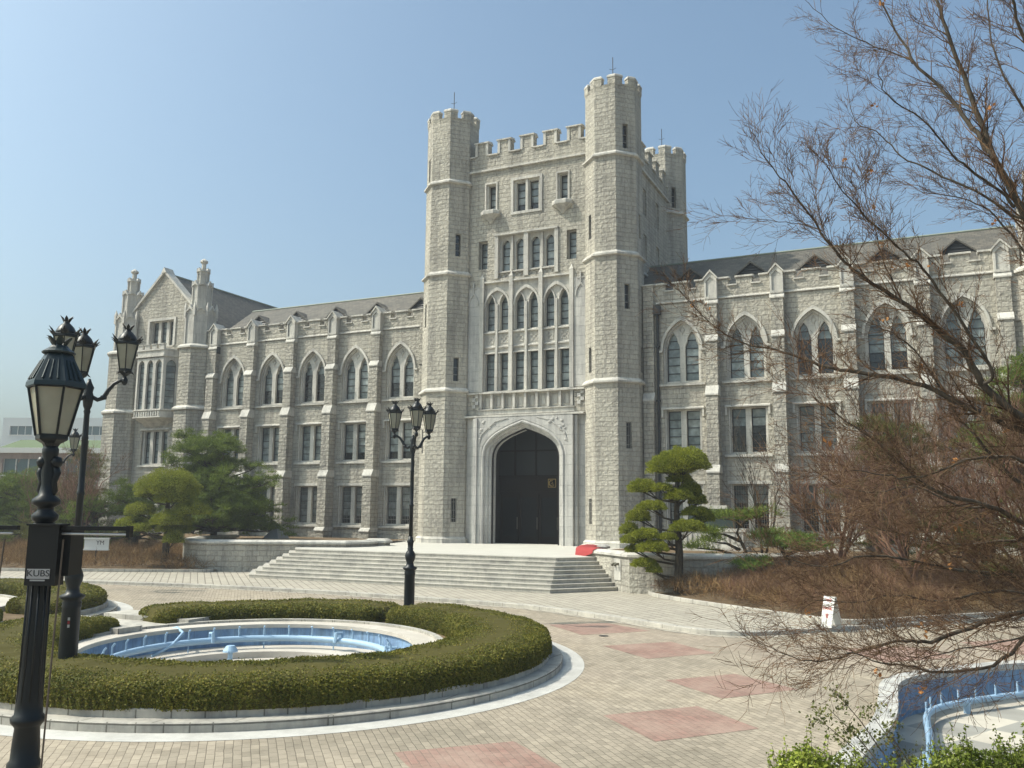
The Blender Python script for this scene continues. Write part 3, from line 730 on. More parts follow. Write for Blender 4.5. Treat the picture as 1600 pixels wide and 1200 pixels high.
# ---------------------------------------------------------------- portal
PF = Fr((0, -1.12, 0), 0)
m = MB(); A0 = arch(0, 2.66, 1.0, 6.1, 8.26, 10)
panel(m, PF, [(-3.0, 1.0), (-3.0, 8.44), (3.0, 8.44), (3.0, 1.0)], [A0[:]], 0, -.42)
steps = [(2.66, 8.26, 0), (2.58, 8.2, -.03), (2.5, 8.12, .05), (2.42, 8.04, .02), (2.36, 8.0, -.16), (2.26, 7.9, -.2), (2.22, 7.86, -.34), (2.12, 7.78, -.36), (2.1, 7.75, -.5), (2.02, 7.68, -.54), (2.0, 7.66, -.75)]
prev = None
for hw, za, d in steps:
    A = arch(0, hw, 1.0, 6.1 - (2.66 - hw) * .1, za, 10)
    if prev: band(m, PF, prev[0], A, prev[1], d)
    prev = (A, d)
for sg in (-1, 1):
    fbox(m, PF, sg * 2.97 - .12, sg * 2.97 + .12, 1.0, 8.36, -.2, .09)
    fbox(m, PF, sg * 3.2 - .08, sg * 3.2 + .08, 1.0, 8.36, -.4, -.12)
pt = m.build('portal', M_ASH, B)
cv = MB()      # carved spandrels
for sg in (-1, 1):
    for k in range(26):
        u = sg * random.uniform(1.35, 2.72); z = random.uniform(7.0, 8.25)
        lim = 6.1 + 2.2 * math.sqrt(max(0, 1 - (abs(u) / 2.8) ** 2.1)) + .14
        if z < lim: continue
        r = random.uniform(.07, .13); cv.lathe([(r, 0), (r * .8, .03), (r * .3, .05)], (0, 0, 0), 7); n0 = len(cv.v) - 21
        for i in range(n0, len(cv.v)):
            x, y, zz = cv.v[i]; cv.v[i] = tuple(PF.p(u + x, z + y * .8, zz))
    cv.tube([PF.p(sg * 2.74, 6.9, .01), PF.p(sg * 2.6, 7.4, .03), PF.p(sg * 2.2, 7.75, .03), PF.p(sg * 1.7, 8.15, .03), PF.p(sg * .9, 8.32, .01)], .03, 5)
cv.build('carved_ornament', M_ASH, pt)
# porch interior
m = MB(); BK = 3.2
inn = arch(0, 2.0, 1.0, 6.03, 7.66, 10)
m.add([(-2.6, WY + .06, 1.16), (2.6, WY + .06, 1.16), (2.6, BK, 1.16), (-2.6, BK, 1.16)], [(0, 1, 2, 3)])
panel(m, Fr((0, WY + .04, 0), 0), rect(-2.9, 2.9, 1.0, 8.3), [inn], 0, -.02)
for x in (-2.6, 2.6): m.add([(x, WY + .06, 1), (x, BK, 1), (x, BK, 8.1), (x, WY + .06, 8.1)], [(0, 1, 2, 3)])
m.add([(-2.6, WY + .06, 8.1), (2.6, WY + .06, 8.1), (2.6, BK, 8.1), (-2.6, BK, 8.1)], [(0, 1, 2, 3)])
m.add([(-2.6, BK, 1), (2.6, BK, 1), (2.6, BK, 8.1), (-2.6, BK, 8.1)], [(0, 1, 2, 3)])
m.build('porch', mat('porch_stone_painted_shade', (.028, .026, .025), .9, spec=.1), pt)  # near-black colour paints the shade of the deep porch into its surfaces
DW = mat('dark_brown_wood', (.012, .008, .006), .6, spec=.1); YD = 1.3
sc = MB()
sc.box(-2.55, 2.55, YD, YD + .1, 4.05, 5.15); sc.box(-2.55, 2.55, YD, YD + .12, 6.55, 6.65)
for x in (-1.55, -.2, 1.2): sc.box(x - .05, x + .05, YD, YD + .1, 5.15, 8.0)
sc.box(-2.6, 2.6, YD - .06, YD + .04, 4.2, 4.27); sc.box(-2.6, 2.6, YD - .06, YD + .04, 5.06, 5.14)
s1 = sc.build('door_screen', DW, pt)
gl = MB(); gl.add([(-2.6, YD + .05, 5.15), (2.6, YD + .05, 5.15), (2.6, YD + .05, 8.0), (-2.6, YD + .05, 8.0)], [(0, 1, 2, 3)]); gl.build('transom_glass', mat('transom_glass', (.022, .023, .024), .3, spec=.15), s1)
for x0, x1 in ((-2.5, -1.3), (-1.25, -.02), (.02, 1.25), (1.3, 2.5)):
    d = MB(); d.box(x0, x0 + .13, YD + .02, YD + .1, 1.18, 4.05); d.box(x1 - .13, x1, YD + .02, YD + .1, 1.18, 4.05); d.box(x0 + .13, x1 - .13, YD + .02, YD + .1, 1.18, 1.6); d.box(x0 + .13, x1 - .13, YD + .02, YD + .1, 3.85, 4.05)
    dd = d.build('door', DW, pt); h = MB(); h.tube([(x1 - .07, YD - .04, 2.0), (x1 - .07, YD - .04, 2.7)], .02, 6); h.build('door_handle', M_BRASS, dd)
    g = MB(); g.add([(x0 + .1, YD + .06, 1.5), (x1 - .1, YD + .06, 1.5), (x1 - .1, YD + .06, 3.9), (x0 + .1, YD + .06, 3.9)], [(0, 1, 2, 3)]); g.build('door_glass', mat('door_dark_glass', (.008, .009, .01), .3, spec=.1), dd)
em = MB()      # square gold emblem and relief letters on the beam
c0 = (.85, 4.68)
em.rings([[(c0[0] + sx * r, YD - .03 - (.02 if r < .28 else 0), c0[1] + sz * r) for sx, sz in ((-1, -1), (1, -1), (1, 1), (-1, 1))] for r in (.25, .215)], False, False)
em.tube([(c0[0] + .17 * math.cos(a), YD - .05, c0[1] + .17 * math.sin(a)) for a in [math.radians(q) for q in range(70, 340, 25)]], [.015, .02, .03, .035, .04, .045, .045, .04, .03, .02, .015], 6)
em.tube([(c0[0] - .02, YD - .05, c0[1] + .1), (c0[0] + .05, YD - .06, c0[1] + .02), (c0[0] - .04, YD - .05, c0[1] - .03), (c0[0] + .1, YD - .05, c0[1] - .06)], .022, 6)
em.build('emblem', M_GOLD, pt)
# ------------------------------------------------------------- gabled end blocks
def transept(sg):
    cxm = sg * 29.7; F_ = Fr((cxm, 0, 0), 0); w2 = 3.6
    # front wall with gable
    out = [(-w2, 0), (-w2, 16.9), (0, 20.35), (w2, 16.9), (w2, 0)]
    H = [rect(-1.28, 1.28, 14.75, 16.75), rect(-1.3, 1.3, 9.9, 13.9), rect(-1.3, 1.3, 6.1, 8.6), rect(-1.3, 1.3, 2.1, 4.6)]
    m = MB(); panel(m, F_, out, H, 0, -.45, back=True); m.build('wall', M_ROCK, B)
    s = MB()
    for q in (-1, 1): panel(s, Fr((cxm + q * 4.25, .3 if q > 0 else 14, 0), PI / 2 * q), rect(0, 13.7, 0, 15.6), [], 0, -.3, back=True)
    s.build('wall', M_ROCK2, B)
    lt = [rect(c - .28, c + .28, 14.85, 16.65) for c in (-.82, 0, .82)]
    w = lights(F_, 'window', H[0], lt, -.2, -.45, -.42, lt, B)
    t = MB(); A = rect(-1.4, 1.4, 14.75, 16.88); A2 = rect(-1.2, 1.2, 14.75, 16.7); band(t, F_, A[:], A2[:], .07, .07); band(t, F_, A, A, .07, -.02); band(t, F_, A2, A2, -.2, .07); t.build('window_moulding', M_TRIM, w)
    for z0, z1 in ((6.1, 8.6), (2.1, 4.6)):
        lt = [rect(c - .27, c + .27, z0 + .1, z1 - .1) for c in (-.85, 0, .85)]; w = lights(F_, 'window', rect(-1.3, 1.3, z0, z1), lt, -.14, -.4, -.38, lt, B)
        t = MB(); ledge(t, F_, -1.45, 1.45, z1, z1 + .16, -.02, .1, .5); ledge(t, F_, -1.45, 1.45, z0 - .16, z0 + .03, -.3, .13, .5); t.build('window_moulding', M_TRIM, w)
    # oriel bay
    pl = [(-1.95, 0), (-1.3, .85), (1.3, .85), (1.95, 0)]
    def ring(k, z, dd=0): return [F_.p(u * (1 + k * .12 * 0) + math.copysign(k, u) * (1 if i in (0, 3) else .6), z, (d + k) if i in (1, 2) else -.05) for i, (u, d) in enumerate(pl)]
    ob = MB()
    ob.rings([[F_.p(u * s_, z, d * f - .02 * (i in (0, 3))) for i, (u, d) in enumerate(pl)] for s_, f, z in ((.55, .1, 8.85), (.7, .45, 9.1), (.95, .9, 9.35), (1.0, 1.0, 9.42))])
    ob.rings([ring(.0, 9.42), ring(.0, 9.95)]); ob.rings([ring(.08, 9.42), ring(.08, 9.5)]); ob.rings([ring(.09, 9.92), ring(.09, 10.02)])
    ob.rings([ring(.0, 13.75), ring(.0, 14.35)]); ob.rings([ring(.1, 13.82), ring(.1, 13.94)]); ob.rings([ring(.08, 14.3), ring(.08, 14.4)])
    for c in (-1.1, -.4, .3, 1.0): fbox(ob, F_, c - .2, c + .25, 14.4, 14.72, .66, .87); fbox(ob, F_, c - .23, c + .28, 14.72, 14.78, .63, .92)
    for k in range(11): fbox(ob, F_, -1.25 + .235 * k, -1.15 + .235 * k, 9.55, 9.86, .8, .91)
    bay = ob.build('oriel', M_TRIM, B)
    of = Fr(F_.p(0, 0, .85), 0); Hc = [arch(c, .3, 10.05, 13.2, 13.6, 6) for c in (-.85, 0, .85)]
    lights(of, 'oriel_window', rect(-1.3, 1.3, 9.97, 13.8), Hc, 0, -.25, -.22, Hc, bay)
    for q in (-1, 1):
        L = math.hypot(.65, .85)
        fr = Fr(F_.p(1.3, 0, .85), math.atan2(.85, .65)) if q > 0 else Fr(F_.p(-1.95, 0, 0), math.atan2(-.85, .65))
        Hc = [arch(L / 2, .33, 10.05, 13.15, 13.6, 6)]; lights(fr, 'oriel_window', rect(0, L, 9.97, 13.8), Hc, 0, -.25, -.22, Hc, bay)
    # gable coping
    g = MB()
    for q in (-1, 1):
        P = [(q * 3.7, 16.78), (0, 20.32), (0, 20.54), (q * 3.7, 17.0)]
        g.rings([[F_.p(u, z, d) for u, z in P] for d in (-.62, .16)])
    g.rings([[F_.p(u, z, d) for u, z in ((-.25, 20.3), (0, 20.72), (.25, 20.3))] for d in (-.66, .2)])
    g.build('gable_coping', M_TRIM, B)
    for q in (-1, 1): slab('roof', M_SLATE, [(cxm, .5, 20.28), (cxm, 14.5, 20.28), (cxm + q * 4.75, 14.5, 15.55), (cxm + q * 4.75, .5, 15.55)])
    r = MB(); r.tube([(cxm, .4, 20.31), (cxm, 14.5, 20.31)], .07, 6); r.build('roof_ridge', M_COPPER, B)
    # flanking turrets with stepped pinnacles
    for q in (-1, 1):
        cx, cy = cxm + q * 3.5, .25
        m = MB(); t = MB()
        m.prism(octo(cx, cy, 1.52), 0, 9.85); m.prism(octo(cx, cy, 1.4), 9.85, 14.3)
        for R, z in ((1.52, 9.85), (1.4, 14.25)): t.rings([[(x, y, zz) for x, y in octo(cx, cy, r)] for r, zz in ((R - .1, z - .02), (R + .16, z), (R + .16, z + .12), (R - .12, z + .3))], False, False)
        st = [(1.12, 14.3, 16.9), (.74, 16.9, 18.95), (.44, 18.95, 20.1), (.22, 20.1, 20.75)]
        for k, (R, z0, z1) in enumerate(st):
            t.prism(octo(cx, cy, R - .05), z0, z1 + .05)
            P = octo(cx, cy, R)
            for i in range(8):
                A, C_ = P[i], P[(i + 1) % 8]; fr = Fr((A[0], A[1], 0), math.atan2(C_[1] - A[1], C_[0] - A[0]))
                if (fr.n.x * ((A[0] + C_[0]) / 2 - cx) + fr.n.y * ((A[1] + C_[1]) / 2 - cy)) < 0: fr = Fr((C_[0], C_[1], 0), math.atan2(A[1] - C_[1], A[0] - C_[0]))
                L = math.hypot(A[0] - C_[0], A[1] - C_[1])
                if k < 3:
                    fbox(t, fr, 0, L * .14, z0, z1, -.06, .03); fbox(t, fr, L * .86, L, z0, z1, -.06, .03)
                    h = L * .62
                    t.rings([[fr.p(u, z, d) for u, z in ((-.02, z1 - .12), (L / 2, z1 + h), (L + .02, z1 - .12), (L / 2, z1 + h - .3))] for d in (-.1, .07)])
                    t.rings([[fr.p(u, z, d) for u, z in ((0, z1 - .1), (L / 2, z1 + h * .8), (L, z1 - .1))] for d in (-.3, -.02)])
                if k == 0:
                    t.rings([[(A[0] + s_ * a, A[1] + s_ * b, z) for a, b in ((-1, -1), (1, -1), (1, 1), (-1, 1))] for s_, z in ((.09, z1 - .3), (.09, z1 + .35), (.01, z1 + .75))])
        t.rings([[(x, y, z) for x, y in octo(cx, cy, r)] for r, z in ((.22, 20.7), (.29, 20.76), (.29, 20.86), (.18, 20.95), (.05, 21.05))])
        o = m.build('turret', M_ROCK2, B); t.build('pinnacle', M_TRIM, o)
transept(-1); transept(1)

# ------------------------------------------------------------- ground, platform, stairs
def tess_sheet(name, m, outer, holes, z, kind='structure'):
    mb = MB(); loops = [outer] + holes; flat = [q for l in loops for q in l]
    tr = geometry.tessellate_polygon([[Vector((a, b, 0)) for a, b in l] for l in loops])
    mb.add([(a, b, z(a, b) if callable(z) else z) for a, b in flat], [tuple(t) for t in tr])
    return tag(mb.build(name, m), kind=kind)
def circ(cx, cy, r, n=72): return [(cx + r * math.cos(2 * PI * i / n), cy + r * math.sin(2 * PI * i / n)) for i in range(n)]
RC = (7.15, -30.26); RL = (-7.35, -30.26)
def smooth(P, k=4, closed=False):
    out = []; n = len(P)
    for i in range(n if closed else n - 1):
        p = [P[(i + j) % n] if closed else P[max(0, min(n - 1, i + j))] for j in (-1, 0, 1, 2)]
        for s in range(k):
            t = s / k; out.append(tuple(.5 * (2 * p[1][d] + (p[2][d] - p[0][d]) * t + (2 * p[0][d] - 5 * p[1][d] + 4 * p[2][d] - p[3][d]) * t * t + (3 * p[1][d] - p[0][d] - 3 * p[2][d] + p[3][d]) * t ** 3) for d in (0, 1)))
    if not closed: out.append(tuple(P[-1]))
    return out
POOLR = smooth([(27, -22.6), (24.2, -23.4), (22.04, -24.62), (20.83, -25.94), (20.0, -27.1), (19.62, -27.9), (19.48, -28.7), (19.5, -29.8), (19.52, -30.9), (19.48, -31.8), (19.38, -32.5), (19.25, -33.4), (19.14, -34.3), (19.05, -35.3), (18.95, -36.3)], 5)
POOLR_poly = POOLR + [(27, -36.3)]
road = tess_sheet('road', M_PAVER, [(-90, -75), (90, -75), (90, -5), (-90, -5)], [circ(*RC, 6.4), circ(*RL, 6.4), POOLR_poly], -.12)
tess_sheet('ground', M_GRASSY, [(-1500, -1200), (1500, -1200), (1500, 1500), (-1500, 1500)], [[(-70, -70), (80, -70), (80, -6), (-70, -6)]], -.125)
def patch(name, P, z, m): mb = MB(); mb.add([(a, b, z) for a, b in P], [tuple(range(len(P)))]); return struct(mb, name, m)
for P in ([(15.61, -28.63), (16.7, -27.3), (18.05, -28.35), (16.95, -29.8)], [(15.49, -31.97), (16.7, -30.6), (17.9, -31.69), (16.69, -33.15)], [(13.67, -35.31), (14.88, -34.05), (16.05, -35.0), (14.9, -36.4)],
          [(10.4, -22.1), (11.8, -20.95), (13.4, -22.0), (12.0, -23.6)], [(13.1, -25.1), (14.4, -23.65), (15.8, -24.9), (14.6, -26.4)], [(18.4, -22.9), (19.7, -21.5), (20.9, -22.8), (19.4, -24.4)], [(21.0, -20.2), (22.7, -18.4), (24.2, -20.0), (22.4, -21.9)]):
    patch('paving_panel', P, -.116, M_PAVERR)
# sidewalk with kerb
KERB = smooth([(-70, -26), (-40, -22.6), (-25, -21.0), (-16.6, -20.0), (-10.9, -19.1), (-6.5, -18.35), (-3.1, -18.1), (0, -18.0), (3.2, -18.2), (7.2, -18.55), (9.3, -19.1), (12.6, -20.75), (14.1, -21.65), (15.3, -21.95), (16.3, -21.5), (17.8, -19.8), (19.4, -18), (21.2, -15.8), (25, -12.5), (32, -9), (45, -6)], 4)
def offset(P, d):
    out = []
    for i, p in enumerate(P):
        a = Vector(P[max(0, i - 1)]); b = Vector(P[min(len(P) - 1, i + 1)]); t = (b - a).normalized(); out.append((p[0] - t.y * d, p[1] + t.x * d))
    return out
KI = offset(KERB, .24)
tess_sheet('sidewalk', M_WALK, KI + [(45, 2), (-70, 2)], [], 0)
def strip(name, P, w, z0, z1, m, seg=1.0):
    """kerb stones along a line"""
    Q = offset(P, w); mb = MB()
    mb.rings([[(*P[i], z0), (*P[i], z1 - .015), (P[i][0] * .93 + Q[i][0] * .07, P[i][1] * .93 + Q[i][1] * .07, z1), (*Q[i], z1), (*Q[i], z0)] for i in range(len(P))])
    return struct(mb, name, m)
strip('kerb', KERB, .24, -.3, .004, M_KERB)
gut = offset(KERB, -.28); mb = MB(); mb.add([(a, b, -.112) for a, b in gut] + [(a, b, -.112) for a, b in KERB], [(i, i + 1, len(KERB) + i + 1, len(KERB) + i) for i in range(len(KERB) - 1)]); struct(mb, 'gutter', M_WALK)
# platform and stairs
ST = MB(); prev = None
for k in range(8):
    y = -14.62 + .33 * k; hx = 7.35 - .1 * k; z1 = .15 * (k + 1)
    fx, fy = .62, .785
    P = [(-hx, y), (hx, y), (hx + fx * 3.5 - .0, y + fy * 3.5), (hx + fx * 3.5, -3), (-hx - fx * 3.5, -3), (-hx - fx * 3.5, y + fy * 3.5)]
    e = .012      # the treads overhang a little
    ST.prism(P, z1 - .15 - .05, z1 - .03)
    y -= e * 2; ST.prism([(-hx - e, y), (hx + e, y), (hx + e + fx * 3.5, y + fy * 3.5), (hx + fx * 3.5, -3), (-hx - fx * 3.5, -3), (-hx - e - fx * 3.5, y + fy * 3.5)], z1 - .03, z1 - .0005 * 0)
struct(ST, 'stairs', M_STEP)
mb = MB(); mb.add([(a, b, 1.204) for a, b in ((-6.5, -12.0), (6.5, -12.0), (8.2, -10.6), (8.2, .5), (-8.2, .5), (-8.2, -10.6))], [(0, 1, 2, 3, 4, 5)]); struct(mb, 'platform', M_PLAT)
# raised planters either side of the stairs
def planter(sg, label):
    if sg > 0: P = [(5.95, -6.6), (6.0, -7.9), (6.55, -9.5), (9.95, -12.95), (11.6, -12.85), (13.6, -12.1), (15.2, -10.6), (16.6, -8.2), (17.2, -5.0)]
    else: P = [(-5.6, -6.9), (-5.3, -8.2), (-5.75, -9.6), (-11.7, -12.75), (-12.9, -12.65), (-14.2, -11.9), (-15.2, -10.6), (-16.4, -8.6), (-17.0, -5.5)]
    Q = offset(P, .42 * sg)
    root = empty('stone_planter', (P[3][0], P[3][1], 0), label, 'planter', 'stone planter walls beside the stairs')
    m = MB(); n = len(P); m.rings([[(*P[i], 0), (*P[i], 1.36), (*Q[i], 1.36), (*Q[i], 0)] for i in range(n)]); m.build('wall', M_ROCK, root)
    Po, Qo = offset(P, -.09 * sg), offset(P, .6 * sg)
    c = MB(); c.rings([[(*Po[i], 1.36), (*Po[i], 1.45), (*offset(P, .1 * sg)[i], 1.54), (*offset(P, .45 * sg)[i], 1.54), (*Qo[i], 1.45), (*Qo[i], 1.36)] for i in range(n)]); c.build('coping', M_TRIM, root)
    s = MB(); F2 = Q + [(sg * 17, -.5), (sg * 7.8, -.5)]; s.add([(a, b, 1.3) for a, b in F2], [tuple(range(len(F2)))]); s.build('soil', M_SOIL, root)
    # octagonal pier at the inner end
    pr = MB(); pr.prism([(P[0][0] + .2 * sg + .62 * math.cos(PI / 8 + PI / 4 * i), P[0][1] + .62 * math.sin(PI / 8 + PI / 4 * i) + .3) for i in range(8)], 1.1, 1.37); o = pr.build('pier', M_ROCK, root)
    pc = MB(); pc.rings([[(P[0][0] + .2 * sg + r * math.cos(PI / 8 + PI / 4 * i), P[0][1] + r * math.sin(PI / 8 + PI / 4 * i) + .3, z) for i in range(8)] for r, z in ((.74, 1.365), (.74, 1.46), (.55, 1.56))]); pc.build('coping', M_TRIM, o)
    return root, P
PL, PP_L = planter(-1, 'curved stone planter wall with pale coping, left of the stairs, mostly in shade')
PR, PP_R = planter(1, 'curved stone planter wall with pale coping, right of the stairs, a red cloth on it')
# pipe connection plate on the right planter
a, b = Vector((6.55, -9.5, 0)), Vector((9.95, -12.95, 0)); f = Fr((a.x, a.y, 0), math.atan2(b.y - a.y, b.x - a.x)); 
if f.n.y > 0: f = Fr((b.x, b.y, 0), math.atan2(a.y - b.y, a.x - b.x))
L = (b - a).length
hy = empty('hydrant_plate', f.p(.9 if f.o.x > 8 else L - .9, .3, .02), 'pale plate with two metal hose fittings set in the right planter wall', 'hydrant connection')
uc = .95 if f.o.x > 8 else L - .95
m = MB(); fbox(m, f, uc - .28, uc + .28, .42, 1.25, -.02, .035); m.build('plate', M_TRIM, hy)
for s_ in (-.13, .13):
    m = MB(); m.tube([f.p(uc + s_, 1.05, .03), f.p(uc + s_, 1.05, .14), f.p(uc + s_, .99, .22)], [.05, .05, .06], 8); m.build('hose_fitting', M_BRASS, hy)
# red cloth over the coping
rc = MB(); LN = [(5.97, -7.1), (5.99, -7.5), (6.0, -7.9), (6.17, -8.4), (6.34, -8.9), (6.5, -9.35), (6.6, -9.55), (6.9, -9.86), (7.2, -10.16), (7.5, -10.47), (7.8, -10.77)]
RW = [offset(LN, o_) for o_ in (.68, .45, .1, -.11, -.13, -.15)]; m_ = len(LN)
for i in range(m_):
    hang = .1 + .3 * math.exp(-((i - 6.5) / 2.2) ** 2) + .03 * math.sin(i * 2.9); w = .02 * math.sin(i * 1.9)
    for j, z in enumerate((1.5, 1.57 + w * .5, 1.57 - w * .5, 1.485, 1.47 - hang * .5, 1.46 - hang)): rc.v.append((RW[j][i][0] + (w if j > 3 else 0), RW[j][i][1] - (w if j > 3 else 0), z))
rc.f = [(i * 6 + j, (i + 1) * 6 + j, (i + 1) * 6 + j + 1, i * 6 + j + 1) for i in range(m_ - 1) for j in range(5)]; rc.m = [0] * len(rc.f)
tag(rc.build('cloth', M_RED, smooth=True), 'red cloth draped over the end of the right planter coping', 'cloth')
# stone monument behind the round-pruned pine on the right
mo = empty('stone_monument', (11.2, -4, 1.3), 'dark polished stone slab on a pale carved base, behind the right planter', 'monument')
m = MB(); m.rings([[(11.2 + u, -4 + v, z) for u, v in ((-h, -.25), (h, -.25), (h, .25), (-h, .25))] for h, z in ((1.1, 2.35), (1.0, 3.25))]); m.build('slab', M_DARKST, mo)
m = MB(); m.box(9.75, 12.95, -4.5, -3.5, 1.3, 1.5); m.box(9.95, 12.75, -4.4, -3.6, 1.5, 2.2); m.box(9.8, 12.9, -4.45, -3.55, 2.2, 2.35); m.box(10.4, 12.0, -4.27, -3.73, 3.26, 3.42)
for k in range(11): m.box(10.0 + .25 * k, 10.12 + .25 * k, -4.44, -4.39, 1.62 + .1 * (k % 2), 2.1); 
m.build('base', M_TRIM, mo)
m = MB(); m.rings([[(-13.6, -6.6, 1.4), (-12.5, -6.6, 1.4), (-12.5, -5.6, 1.4), (-13.6, -5.6, 1.4)], [(-13.05, -6.2, 2.1), (-12.98, -6.2, 2.1), (-12.98, -6.0, 2.1), (-13.05, -6.0, 2.1)]])
tag(m.build('stone_pyramid', mat('grey_metal_sheet', (.2, .21, .21), .6)), 'small grey pyramid standing in the left planter before the windows', 'monument')

# terrain of the planted banks
def bank(name, outer, z): return tess_sheet(name, M_SOIL, outer, [], z)
BEDR = smooth([(10.9, -13.25), (11.5, -14.1), (13.5, -15.8), (15.4, -17.15), (17.05, -18.25), (18.0, -18.75), (18.9, -18.3), (20.0, -16.9), (22.5, -14.2), (26, -12), (33, -9)], 4)
BEDL = smooth([(-60, -19.5), (-40, -18.8), (-30, -18.3), (-23, -17.9), (-19.7, -17.4), (-16.8, -16.0), (-13.5, -14.4), (-11.6, -13.3), (-11.2, -12.8)], 4)
def bankgrid(name, edge, back, n=10, h=1.25):
    V = []; m_ = len(edge)
    for j in range(n + 1):
        t = j / n
        for i, (x, y) in enumerate(edge):
            bx, by = back(i / (m_ - 1)); V.append((x + (bx - x) * t, y + (by - y) * t, .06 + h * (t ** 1.1) + .05 * math.sin(x * 2 + j)))
    mb = MB(); mb.add(V, [(j * m_ + i, j * m_ + i + 1, (j + 1) * m_ + i + 1, (j + 1) * m_ + i) for j in range(n) for i in range(m_ - 1)]); return struct(mb, name, M_SOIL)
bankgrid('garden_bank', BEDR, lambda t: (11 + 24 * t, -.3 - 1.5 * t))
bankgrid('garden_bank', BEDL, lambda t: (-62 + 50 * t, 6 - 7 * min(1, t * 2)))
strip('kerb', offset(BEDR, -.12), .14, -.1, .14, M_KERB); strip('kerb', offset(BEDL, .12)[::-1][::-1], -.14, -.1, .14, M_KERB)
# ------------------------------------------------------------- fountains
def fountain(c, label, first):
    root = empty('fountain_basin', (c[0], c[1], -.12), label, 'fountain', 'round sunken fountains')
    cx, cy = c; pc = (cx - .03, cy - .45)
    def L(prof, cc, name, m, n=96):
        mb = MB(); R = [[(cc[0] + r * math.cos(2 * PI * i / n), cc[1] + r * math.sin(2 * PI * i / n), z) for i in range(n)] for r, z in prof]
        mb.rings(R, False, False); return mb.build(name, m, root)
    L([(6.93, -.115), (6.46, -.113)], c, 'border_band', M_BAND)
    L([(6.47, -.3), (6.47, .015), (6.45, .03), (6.18, .03)], c, 'kerb_step', M_KERB)
    L([(6.19, -.1), (6.19, .155), (6.17, .17), (5.95, .17)], c, 'kerb_step', M_KERB)
    L([(5.96, .13), (3.9, .13)], c, 'soil', M_SOIL)
    L([(4.12, .0), (4.12, .27), (3.98, .27), (3.98, .12)], pc, 'inner_kerb', M_KERB)
    L([(4.0, .12), (4.0, .215), (3.44, .215), (3.44, .13), (3.50, .12)], pc, 'rim', M_POOLF)
    L([(3.49, .13), (3.49, -.42)], pc, 'basin_wall', M_BLUE)
    L([(3.5, -.3), (2.45, -.3), (2.45, -.45), (0.02, -.45)], pc, 'basin_floor', M_POOLF)
    rp = 2.95; n = 72; pm = MB()
    a0, a1 = math.radians(-20), math.radians(330)
    pm.tube([(pc[0] + rp * math.cos(a0 + (a1 - a0) * i / n), pc[1] + rp * math.sin(a0 + (a1 - a0) * i / n), -.06) for i in range(n + 1)], .075, 8)
    p = pm.build('ring_pipe', M_PIPE, root, smooth=True)
    nz = MB()
    for k in range(30):
        a = a0 + (a1 - a0) * (k + .5) / 30; x, y = math.cos(a), math.sin(a)
        nz = MB(); nz.tube([(pc[0] + rp * x, pc[1] + rp * y, -.01), (pc[0] + rp * x, pc[1] + rp * y, .17), (pc[0] + (rp - .05) * x, pc[1] + (rp - .05) * y, .24)], .022, 6)
        if k % 3 == 0: nz.tube([(pc[0] + rp * x, pc[1] + rp * y, -.3), (pc[0] + rp * x, pc[1] + rp * y, -.1)], .015, 5)
        nz.build('nozzle', M_PIPE, p)
    j = MB()
    for a in (math.radians(88), math.radians(35), math.radians(150)):
        x, y = math.cos(a), math.sin(a); j.tube([(pc[0] + (rp + .13) * x, pc[1] + (rp + .13) * y, -.1), (pc[0] + (rp + .12) * x, pc[1] + (rp + .12) * y, .1), (pc[0] + (rp - .1) * x, pc[1] + (rp - .1) * y, .12), (pc[0] + (rp - .13) * x, pc[1] + (rp - .13) * y, -.1)], .045, 7)
    j.build('pipe_loops', M_PIPE, p)
    # capped light at the centre
    l = MB(); l.lathe([(.05, -.45), (.05, .02), (.16, .03), (.155, .06), (.09, .16), (.02, .17)], (pc[0] - .6, pc[1], 0), 16); l.build('capped_nozzle', M_PIPE, root)
    return root
class _R: pass
fountain(RC, 'round sunken fountain with blue wall and pale blue ring pipe, inside the clipped hedge ring', True)
fountain(RL, 'second round sunken fountain at the left edge, mostly hidden by hedges', False)
# stone link between the two
m = MB(); m.box(-.95, 2.9, -30.2, -28.9, -.1, .22); m.box(.6, 3.35, -30.95, -30.25, -.1, .34); m.box(.5, 3.5, -28.95, -28.1, -.1, .34)
tag(m.build('stone_channel', M_KERB), 'pale stone channel between the two round fountains, in the gap of the hedge', 'water channel')
m = MB(); m.tube([(3.3, -29.6, .1), (3.7, -29.5, .22), (4.1, -29.7, .15), (4.3, -30.2, -.05), (4.2, -30.7, -.25)], .035, 8)
tag(m.build('hose', M_PIPE, smooth=True), 'pale blue hose curling over the left end of the basin wall', 'hose')

